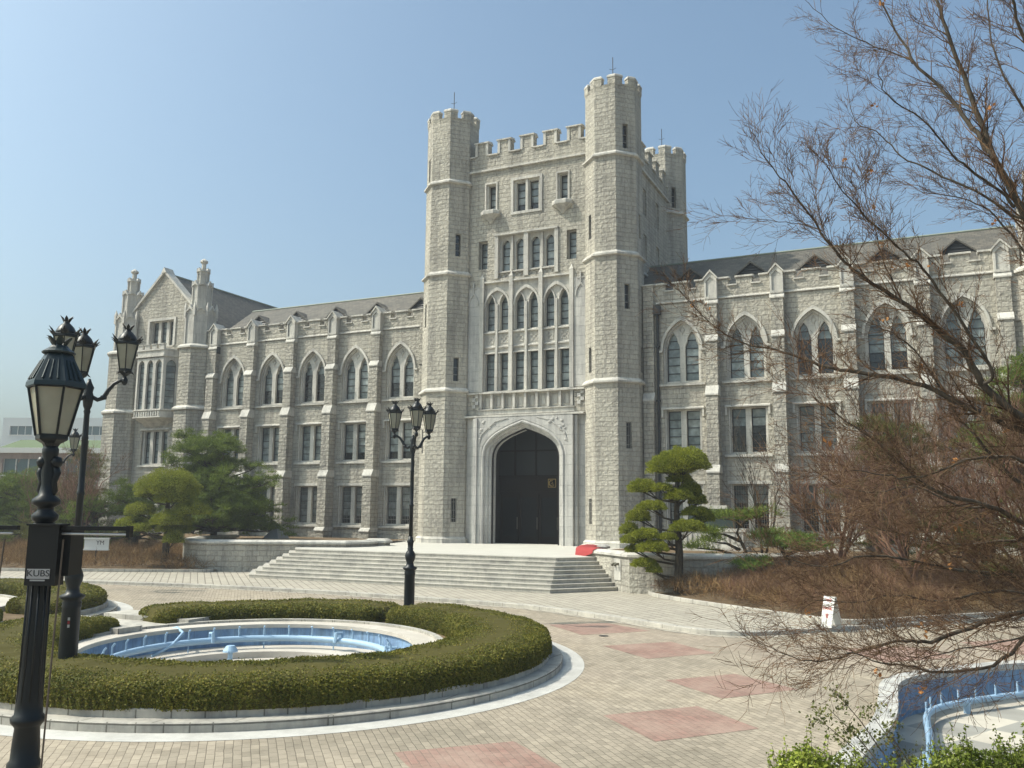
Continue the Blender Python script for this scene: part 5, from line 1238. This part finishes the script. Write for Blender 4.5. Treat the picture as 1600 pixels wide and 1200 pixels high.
fluffy('dark green pine low beside the farthest lamp post', (-25.0, -10.5, .6), 3.0, rblobs(-25.0, -10.5, .9, 3.2, 2.6, 22, (.8, 1.2), .7), M_PINE2, .9)
fluffy('small yellowish pine low at the far left edge', (-35, -14, .5), 2.2, rblobs(-35, -14, .9, 2.6, 2.5, 12, (.7, 1.1)), M_PINE2, .7)
# right, before the right wing
fluffy('low spreading pine with flat dark branches beside the round-pruned pine, right', (13.6, -10.4, .8), 2.0, [(12.6, -10.8, 2.35, .7, .6, .25), (13.4, -10.6, 2.9, .9, .7, .28), (12.2, -11.2, 1.75, .7, .5, .2), (13.2, -11.5, 1.3, .8, .6, .22), (14.4, -10.6, 3.0, .9, .7, .3), (12.9, -11.2, 2.0, .6, .5, .2)], M_PINE, 1.1, .1)
fluffy('bright flat-topped pine low in the right bed', (15.4, -11.6, .6), 1.6, [(15.0, -11.8, 2.2, .9, .8, .22), (16.0, -11.6, 2.1, .9, .8, .22), (15.6, -12.2, 1.9, .9, .7, .2), (14.6, -12.4, 1.2, .9, .7, .25), (16.6, -11.4, 1.8, .8, .6, .22)], mat('fresh_pine_needles', rough=.6, fn=leaf((.08, .14, .02), (.13, .2, .035), (.2, .27, .06), .8), spec=.25), 1.3, .1)
fluffy('olive pine rising behind the bare maple branches, centre right', (19.5, -9.0, 1.0), 6.2, rblobs(19.4, -9.0, 1.8, 6.6, 2.4, 26, (.6, 1.1)), M_PINE2, .8)
fluffy('taller green pine at the right edge behind the maple', (24.0, -9.5, 1.0), 8.0, rblobs(24.0, -9.5, 2.0, 8.6, 2.9, 30, (.7, 1.2)), M_PINE, .8)
fluffy('small green pine low behind the maple twigs at the right', (22.0, -12.0, .7), 3.0, rblobs(21.8, -12.2, 1.0, 3.2, 2.2, 14, (.6, 1.0)), M_PINE2, .8)

# bare trees by recursion
class Twig:
    def __init__(s): s.V = []; s.F = []; s.tips = []
    def seg(s, P, R, n):
        base = len(s.V); up = Vector((0, 0, 1))
        for i, p in enumerate(P):
            d = (P[min(i + 1, len(P) - 1)] - P[max(i - 1, 0)]).normalized(); a = d.cross(up if abs(d.z) < .95 else Vector((1, 0, 0))).normalized(); b = a.cross(d)
            for k in range(n): c, q = math.cos(2 * PI * k / n), math.sin(2 * PI * k / n); s.V.append(tuple(p + (a * c + b * q) * R[i]))
        for i in range(len(P) - 1):
            for k in range(n): j = (k + 1) % n; s.F.append((base + i * n + k, base + i * n + j, base + (i + 1) * n + j, base + (i + 1) * n + k))
    def grow(s, p, d, L, r, lvl, spread=.6, lift=.25, kids=(5, 6, 5), minr=.0022, shrink=.5, n=None):
        m = 5; P = [p]; R = [r]; dd = d.normalized()
        for i in range(m):
            dd = (dd + Vector((random.gauss(0, .13), random.gauss(0, .13), random.gauss(0, .11) + lift * .12))).normalized()
            P.append(P[-1] + dd * L / m); R.append(max(minr * .6, r * (1 - .75 * (i + 1) / m)))
        s.seg(P, R, n or (5 if lvl > 1 else 3))
        if lvl == 0: s.tips.append(P[-1]); return
        for k in range(kids[lvl - 1]):
            t = random.uniform(.2, 1.0) * m; i = min(m - 1, int(t)); q = P[i].lerp(P[i + 1], t - i)
            ax = (P[i + 1] - P[i]).normalized(); sd = Vector((random.gauss(0, 1), random.gauss(0, 1), random.gauss(0, 1))); sd = (sd - ax * sd.dot(ax)).normalized()
            nd = (ax + sd * random.uniform(spread * .6, spread * 1.4) + Vector((0, 0, lift * .4))).normalized()
            s.grow(q, nd, L * shrink * random.uniform(.7, 1.25), max(minr, R[i] * .55), lvl - 1, spread, lift, kids, minr, shrink)
    def along(s, P, R, every, L, lvl, spread=.8, lift=.2, kids=(4, 5, 4), minr=.0022, shrink=.55):
        for i in range(len(P) - 1):
            n = max(1, int((P[i + 1] - P[i]).length / every + random.random()))
            for k in range(n):
                t = random.random(); q = P[i].lerp(P[i + 1], t); r = R[i] + (R[i + 1] - R[i]) * t; ax = (P[i + 1] - P[i]).normalized()
                sd = Vector((random.gauss(0, 1), random.gauss(0, 1), random.gauss(0, 1))); sd = (sd - ax * sd.dot(ax)).normalized()
                s.grow(q, (ax * 1.0 + sd * random.uniform(.4, 1.1) * spread + Vector((0, 0, lift * .5))), L * random.uniform(.5, 1.3), max(minr * 1.3, r * .42), lvl, spread * .85, lift, kids, minr, shrink)
    def build(s, name, m, parent): return fastmesh(name, s.V, s.F, m, parent, 4)
def bare(label, base, h, nl, kids, m, spread=.55, r=.08, lvl=3, lift=.5, shrink=.55, minr=.006, name='bare_tree', stems=3, tilt=.35, grp='bare trees in the garden beds'):
    root = empty(name, base, label, 'tree', grp); t = Twig(); T = MB(); b = Vector(base)
    T.tube([tuple(b - Vector((0, 0, .2))), tuple(b + Vector((0, 0, .35)))], [r * 1.3, r], 8); T.build('trunk', M_BARK, root)
    for k in range(stems):
        a = 2 * PI * k / stems + random.random(); t.grow(b + Vector((0, 0, .2)), Vector((tilt * math.cos(a), tilt * math.sin(a), 1)), h, r, lvl, spread, lift, kids, minr, shrink)
    t.build('branches', m, root); return root
bare('reddish bare tree in front of the left gable, behind the lamp posts', (-22.3, -11.5, .5), 3.9, 4, (5, 6, 7), M_RTWIG, .6, .09, 3, .45, .5, .008, stems=5, tilt=.4)
bare('second reddish bare tree nearer the lamp posts at the left', (-26.0, -11.0, .5), 3.2, 4, (5, 6, 6), M_RTWIG, .6, .07, 3, .4, .5, .008, stems=4, tilt=.45)
bare('small bare sapling with fanned branches in front of the right wing', (14.4, -9.4, .8), 3.6, 4, (3, 5, 6), M_MAPLE, .38, .06, 3, .6, .5, .006, stems=3, tilt=.22)
for lb, bs, h_, st_ in (('reddish bare tree before the right wing, leftmost of those behind the maple', (17.4, -10.8, .8), 3.4, 6), ('taller reddish bare tree behind the flat-topped pine, before the windows', (18.8, -7.4, 1.0), 4.4, 6), ('reddish bare tree behind the folding board sign, amid the brown shrubs', (19.9, -13.2, .6), 3.3, 6),
    ('tall reddish bare tree low behind the thick maple limbs', (23.4, -12.6, .7), 4.2, 7), ('reddish bare tree near the right edge of the picture', (26.0, -14.5, .5), 3.8, 7), ('wide reddish bare tree between two pines at the right', (22.0, -7.2, 1.0), 4.8, 7)):
    bare(lb, bs, h_, 4, (6, 7, 7), M_RTWIG, .6, .07, 3, .38, .5, .0085, stems=st_, tilt=.55)
bare('second reddish bare tree at the right, farther along the wing', (21.2, -10.0, .8), 3.6, 4, (5, 6, 7), M_RTWIG, .6, .07, 3, .4, .5, .007, stems=5, tilt=.5)
# brown shrub masses on the banks
def twigmass(name, label, P, ln, w, m, up=(0, 0, 1.0), per=1, lean=.75):
    o = needles(name, P, ln, w, m, None, up=up, spread=lean, per=per); return tag(o, label, 'shrubs', kind='stuff')
def inpoly(n, x0, x1, y0, y1, test):
    out = []
    while len(out) < n:
        x, y = random.uniform(x0, x1), random.uniform(y0, y1)
        z = test(x, y)
        if z is not None: out.append((x, y, z))
    return np.array(out)
def edge_y(poly, x):
    for (x0, y0), (x1, y1) in zip(poly, poly[1:]):
        if x0 <= x <= x1: return y0 + (y1 - y0) * (x - x0) / (x1 - x0 + 1e-9)
    return None
def mound(x, y): return .38 + .22 * math.sin(x * 1.9) * math.cos(y * 1.6) + .1 * math.sin(x * 4.3 + y * 3)
def tR(x, y):
    e = edge_y(BEDR, x)
    if e is None or y < e + .28 or y > -8.5: return None
    if x < 15.2 and y > -12.6 + max(0, (x - 11) * .3): return None
    d = y - e; return .1 + 1.2 * min(1, d / 12) + random.random() ** .6 * mound(x, y) * min(1, .45 + d * 1.1)
def tL(x, y):
    e = edge_y(BEDL, x)
    if e is None or y < e + .25 or y > -8.5: return None
    d = y - e; return .1 + .9 * min(1, d / 12) + random.random() ** .6 * mound(x, y) * min(1, .45 + d * 1.0)
twigmass('reddish_shrubs', 'patches of reddish leafless shrubs among the brown ones of the right garden bed', inpoly(15000, 10.6, 24, -19, -8.5, lambda x, y: (tR(x, y) if math.sin(x * 1.3 + 1) * math.cos(y * .9) + .4 * math.sin(x * 3.1) > -.1 else None)), .55, .005, M_RTWIG, lean=.9)
twigmass('brown_shrubs', 'mass of brown leafless shrubs filling the right garden bed', inpoly(34000, 10.6, 24, -19, -8.5, tR), .34, .006, M_BROWN)
twigmass('brown_shrubs', 'mass of brown leafless shrubs filling the left garden bed', inpoly(60000, -42, -10.8, -19.5, -8.5, tL), .42, .009, M_BROWN)
# hedge bushes along the near edge of the pool, bottom right
def bush(label, blobs, n, m=M_BUSH, sz=.022, base=None):
    root = empty('shrub', base or blobs[0][:3], label, 'shrub', 'leafy shrubs at the bottom right'); A = []; D = []; t = Twig(); bx, by, bz = (base or (blobs[0][0], blobs[0][1], 0))
    tot = sum(r[3] * r[4] for r in blobs)
    for b_ in blobs:
        k = int(n * b_[3] * b_[4] / tot); p, d = ellip(b_[:3], b_[3:], k, .3, .75); A.append(p); D.append(d + np.array((0, 0, .6)))
        for q in range(int(k / 160)):      # shoots that stick out of the outline
            p0, d0 = ellip(b_[:3], b_[3:], 1, .1, .05); l = random.uniform(.08, .22); dr = np.array((d0[0][0] * .3, d0[0][1] * .3, 1.0)); pp = p0[0] + dr * rng.random((14, 1)) * l; A.append(pp + rng.normal(size=(14, 3)) * .012); D.append(np.tile(dr, (14, 1)))
            t.seg([Vector(p0[0]) - Vector(dr) * .1, Vector(p0[0] + dr * l)], [.003, .002], 3)
        for q in range(14): e, _ = ellip(b_[:3], b_[3:], 1, .3, .5); t.seg([Vector((b_[0], b_[1], bz)), Vector(e[0])], [.008, .003], 3)
    leaves('foliage', np.concatenate(A), sz, m, root, up=np.concatenate(D), spread=.9); t.build('twigs', M_BARK, root); return root
bush('bright green leafy shrub at the bottom edge, left of the blue pool', [(19.25, -37.05, .66, .33, .3, .34), (19.35, -37.1, .45, .45, .35, .4), (19.05, -37.1, .42, .3, .3, .35)], 26000, sz=.019, base=(19.2, -37.05, -.1))
bush('low part of the leafy hedge, in the middle of the bottom right corner', [(19.75, -36.95, .5, .4, .3, .36), (20.15, -36.9, .52, .35, .3, .36)], 20000, sz=.019, base=(19.9, -36.95, -.1))
bush('large bright leafy shrub in the bottom right corner', [(20.6, -36.7, .66, .42, .33, .42), (21.2, -36.6, .72, .5, .35, .42), (21.85, -36.7, .74, .5, .35, .42)], 52000, sz=.019, base=(21.2, -36.7, -.1))
# thin shrub with sparse leaves in front of the pool rim
root = empty('sparse_shrub', (20.35, -36.3, -.1), 'thin sparse shrub with few leaves leaning over the pale pool rim', 'shrub')
t = Twig(); LP = []
for e in ((19.35, -35.6, 1.28), (19.2, -35.7, .98), (19.5, -35.6, .75), (19.75, -35.7, 1.05), (19.9, -35.9, .95), (19.3, -35.7, 1.1)):
    a = Vector((20.35, -36.3, -.1)); b_ = Vector(e); mdl = a.lerp(b_, .5) + Vector((.05, 0, .08)); P = [a, a.lerp(mdl, .5) + Vector((.02, 0, .02)), mdl, mdl.lerp(b_, .5) + Vector((0, 0, .04)), b_]; R = [.012, .01, .008, .006, .003]
    t.seg(P, R, 5); n0 = len(t.tips); t.along(P[1:], R[1:], .12, .16, 1, .9, .3, (3, 3, 3), .0015, .6)
    LP += [tp + Vector([random.gauss(0, .035) for _ in range(3)]) for tp in t.tips[n0:] for _ in range(9)]
t.build('twigs', M_BARK, root); leaves('foliage', [tuple(p) for p in LP], .02, mat('olive_leaves', rough=.5, fn=leaf((.06, .075, .015), (.10, .12, .02), (.2, .19, .05), 3)), root)

# the big bare maple at the right
LIMBS = [
([(21.99,-37.1,3.38),(21.6,-37.4,4.64),(21.22,-37.65,5.65),(21.03,-37.73,6.13),(20.94,-37.75,6.49),(20.85,-37.76,6.87),(20.75,-37.79,7.26),(20.67,-37.8,7.64),(20.63,-37.79,8.02)],0.062,0.0093),
([(21.02,-37.79,6.11),(20.91,-37.76,6.35),(20.79,-37.74,6.62),(20.65,-37.72,6.85),(20.46,-37.74,7.13),(20.37,-37.7,7.39),(20.21,-37.73,7.8),(20.1,-37.72,8.15)],0.0372,0.005),
([(20.46,-37.66,7.16),(20.36,-37.59,7.28),(20.08,-37.62,7.46),(19.83,-37.63,7.67),(19.59,-37.65,7.97)],0.0124,0.0025),
([(21.15,-37.79,5.67),(21.03,-37.98,5.75),(20.8,-38.22,5.9),(20.65,-38.43,6.0),(20.48,-38.65,6.19),(20.25,-38.9,6.32),(20.19,-39.06,6.46)],0.0217,0.0031),
([(21.21,-37.75,5.55),(20.85,-37.82,5.84),(20.57,-37.85,6.04),(20.31,-37.86,6.23),(20.18,-37.82,6.45),(19.96,-37.81,6.64),(19.91,-37.75,6.91)],0.0186,0.0025),
([(22.06,-36.71,3.28),(21.63,-36.94,3.6),(21.16,-37.19,3.95),(20.85,-37.36,4.26),(20.72,-37.44,4.54),(20.53,-37.53,4.72),(20.4,-37.59,4.85),(20.26,-37.65,4.97),(20.09,-37.72,5.09),(19.9,-37.82,5.25),(19.79,-37.86,5.36),(19.64,-37.94,5.6),(19.43,-38.07,5.96),(19.31,-38.13,6.13),(19.18,-38.2,6.32)],0.062,0.0037),
([(20.83,-37.71,4.21),(20.9,-37.76,4.33),(20.59,-38.04,4.86),(20.42,-38.22,5.11),(20.24,-38.39,5.27),(20.0,-38.61,5.53),(19.85,-38.76,5.71),(19.78,-38.88,5.86)],0.0248,0.0031),
([(22.05,-36.68,3.06),(21.54,-36.91,3.6),(21.16,-37.04,3.85),(20.7,-37.21,4.09),(20.39,-37.3,4.27),(19.92,-37.45,4.39),(19.65,-37.5,4.44),(19.41,-37.54,4.54),(19.15,-37.59,4.64),(18.87,-37.64,4.72),(18.59,-37.71,4.91),(18.32,-37.81,5.25)],0.0558,0.0025),
([(21.96,-37.13,3.02),(21.44,-37.52,3.34),(21.07,-37.83,3.57),(20.72,-38.1,3.57),(20.5,-38.28,3.49),(20.28,-38.47,3.41),(20.07,-38.68,3.43),(19.86,-38.88,3.46)],0.031,0.0037),
([(22.07,-36.58,2.52),(21.53,-36.96,2.83),(21.09,-37.27,3.07),(20.83,-37.48,3.21),(20.45,-37.75,3.32),(20.24,-37.94,3.48),(20.04,-38.14,3.69),(19.8,-38.35,3.88),(19.58,-38.55,4.06)],0.0496,0.0037),
([(20.84,-37.41,3.21),(20.61,-37.4,3.21),(20.28,-37.48,3.37),(19.97,-37.5,3.32),(19.66,-37.55,3.38),(19.41,-37.58,3.56)],0.0186,0.0025),
([(22.06,-36.56,2.36),(21.57,-36.77,2.46),(21.09,-36.98,2.6),(20.59,-37.18,2.66),(20.19,-37.34,2.74),(19.85,-37.47,2.77),(19.52,-37.57,2.67),(19.19,-37.7,2.75)],0.0372,0.0031),
([(22.02,-36.69,2.19),(21.48,-37.02,2.29),(21.04,-37.3,2.34),(20.63,-37.53,2.22),(20.33,-37.72,2.11),(20.14,-37.87,2.12),(19.85,-38.06,2.06),(19.62,-38.22,1.99),(19.39,-38.38,1.99),(19.19,-38.56,2.09)],0.0434,0.0025),
([(21.0,-37.58,2.15),(20.76,-37.75,1.96),(20.38,-38.0,1.92),(20.15,-38.2,1.97),(19.96,-38.38,2.01),(19.78,-38.56,2.1)],0.0248,0.0031),
([(22.13,-36.29,2.61),(21.66,-36.48,3.06),(21.17,-36.65,3.39),(20.88,-36.73,3.74),(20.63,-36.8,4.1),(20.39,-36.88,4.59),(20.15,-36.92,4.84),(19.91,-36.95,4.98)],0.0372,0.0031),
([(22.14,-36.47,3.73),(21.74,-36.67,4.53),(21.48,-36.78,5.18),(21.25,-36.84,5.61),(21.03,-36.88,5.94),(20.8,-36.9,6.09),(20.47,-36.95,6.19)],0.031,0.0031),
([(22.13,-36.86,4.03),(21.79,-37.35,5.29),(21.52,-37.72,6.04),(21.35,-38.02,6.66),(21.22,-38.27,7.06),(21.13,-38.49,7.39)],0.0496,0.0074),
([(21.52,-37.68,6.05),(21.28,-37.7,6.54),(21.12,-37.67,6.99),(21.08,-37.59,7.46),(21.09,-37.49,7.95)],0.0217,0.0037),
([(19.65,-38.0,5.59),(19.47,-38.03,5.67),(19.24,-38.08,5.72),(19.02,-38.12,5.76)],0.0074,0.0019),
([(19.79,-37.96,5.34),(19.69,-38.13,5.5),(19.64,-38.28,5.74),(19.6,-38.43,5.98)],0.0087,0.0019),
([(20.26,-37.68,4.96),(20.15,-37.72,5.27),(20.08,-37.72,5.56),(20.0,-37.76,5.98),(19.98,-37.74,6.22)],0.0124,0.0019),
([(22.17,-36.15,2.72),(21.77,-36.26,2.88),(21.37,-36.37,2.93),(20.95,-36.46,2.89),(20.52,-36.56,2.86),(20.19,-36.62,2.93),(19.86,-36.69,3.03),(19.47,-36.8,3.15)],0.031,0.0031),
([(21.52,-37.09,2.33),(21.15,-37.19,2.47),(20.77,-37.28,2.49),(20.42,-37.34,2.4),(20.07,-37.41,2.44),(19.71,-37.48,2.37),(19.35,-37.56,2.39)],0.0248,0.0025),
([(21.47,-37.37,2.2),(21.18,-37.58,2.24),(20.9,-37.77,2.17),(20.53,-38.0,2.1),(20.25,-38.19,2.03)],0.0186,0.0031)
]
mp = empty('maple_tree', (22.35, -36.45, -.12), 'large bare maple with drooping twigs and a few dry leaves, reaching in from the right', 'tree')
T = MB(); T.tube([(22.35, -36.45, -.2), (22.3, -36.5, .8), (22.2, -36.7, 1.8), (22.1, -36.95, 2.9), (22.0, -37.08, 3.4)], [.16, .13, .115, .09, .07], 10); T.build('trunk', M_MAPLE, mp)
t = Twig(); thin = Twig()
for P, r0, r1 in LIMBS:
    P = [Vector(p) for p in P]; n = len(P); r0 *= .66; R = [r0 + (r1 - r0) * (i / (n - 1)) ** .8 for i in range(n)]
    # smooth and roughen the limb
    Q = []; RQ = []
    for i in range(n - 1):
        p = [P[max(0, min(n - 1, i + j))] for j in (-1, 0, 1, 2)]
        for s_ in range(4):
            u = s_ / 4; v = .5 * (2 * p[1] + (p[2] - p[0]) * u + (2 * p[0] - 5 * p[1] + 4 * p[2] - p[3]) * u * u + (3 * p[1] - p[0] - 3 * p[2] + p[3]) * u ** 3)
            Q.append(v + Vector([random.gauss(0, .006) for _ in range(3)])); RQ.append(R[i] + (R[i + 1] - R[i]) * u)
    Q.append(P[-1]); RQ.append(R[-1])
    t.seg(Q, RQ, 7); thin.along(Q[1:], [r_ * .8 for r_ in RQ[1:]], (.15 if P[-1].z < 1.9 else .066 if P[0].z < 5 else .16), (.56 if P[-1].z < 4.2 else .38), 2, .55 if P[-1].z < 1.9 else .8, .3 if P[-1].z < 1.9 else .15, (5, 6, 4), .0021 if P[0].z < 5 else .0017, .52)
    if Q[0].x > 21.5: t.seg([Vector((22.05, -37.0, min(3.3, max(1.4, Q[0].z - .3)))), Q[0]], [RQ[0] * 1.1, RQ[0]], 7)
t.build('limbs', M_MAPLE, mp); thin.build('twigs', mat('maple_twigs', rough=.9, fn=leaf((.07, .042, .032), (.17, .105, .07), (.30, .20, .13), .8), spec=.15), mp)
tips = random.sample(thin.tips, min(len(thin.tips), 46)); LP = []
for p in tips: LP += [tuple(p + Vector([random.gauss(0, .018) for _ in range(3)]) - Vector((0, 0, .02))) for _ in range(5)]
leaves('dry_leaves', LP, .022, M_DRY, mp)
print('TWIG', len(thin.F), 'objects', len(COL.objects))
# faint spring haze over the whole place
hz = MB(); hz.box(-300, 300, -90, 300, -1.5, 60)
hm = bpy.data.materials.new('haze_air'); hm.use_nodes = True; ht = hm.node_tree; ht.nodes.clear()
hv = ht.nodes.new('ShaderNodeVolumePrincipled'); hv.inputs['Density'].default_value = .0009; hv.inputs['Color'].default_value = (.86, .91, .97, 1); hv.inputs['Anisotropy'].default_value = .2
ho = ht.nodes.new('ShaderNodeOutputMaterial'); ht.links.new(hv.outputs[0], ho.inputs['Volume'])
tag(hz.build('haze', hm), kind='stuff')
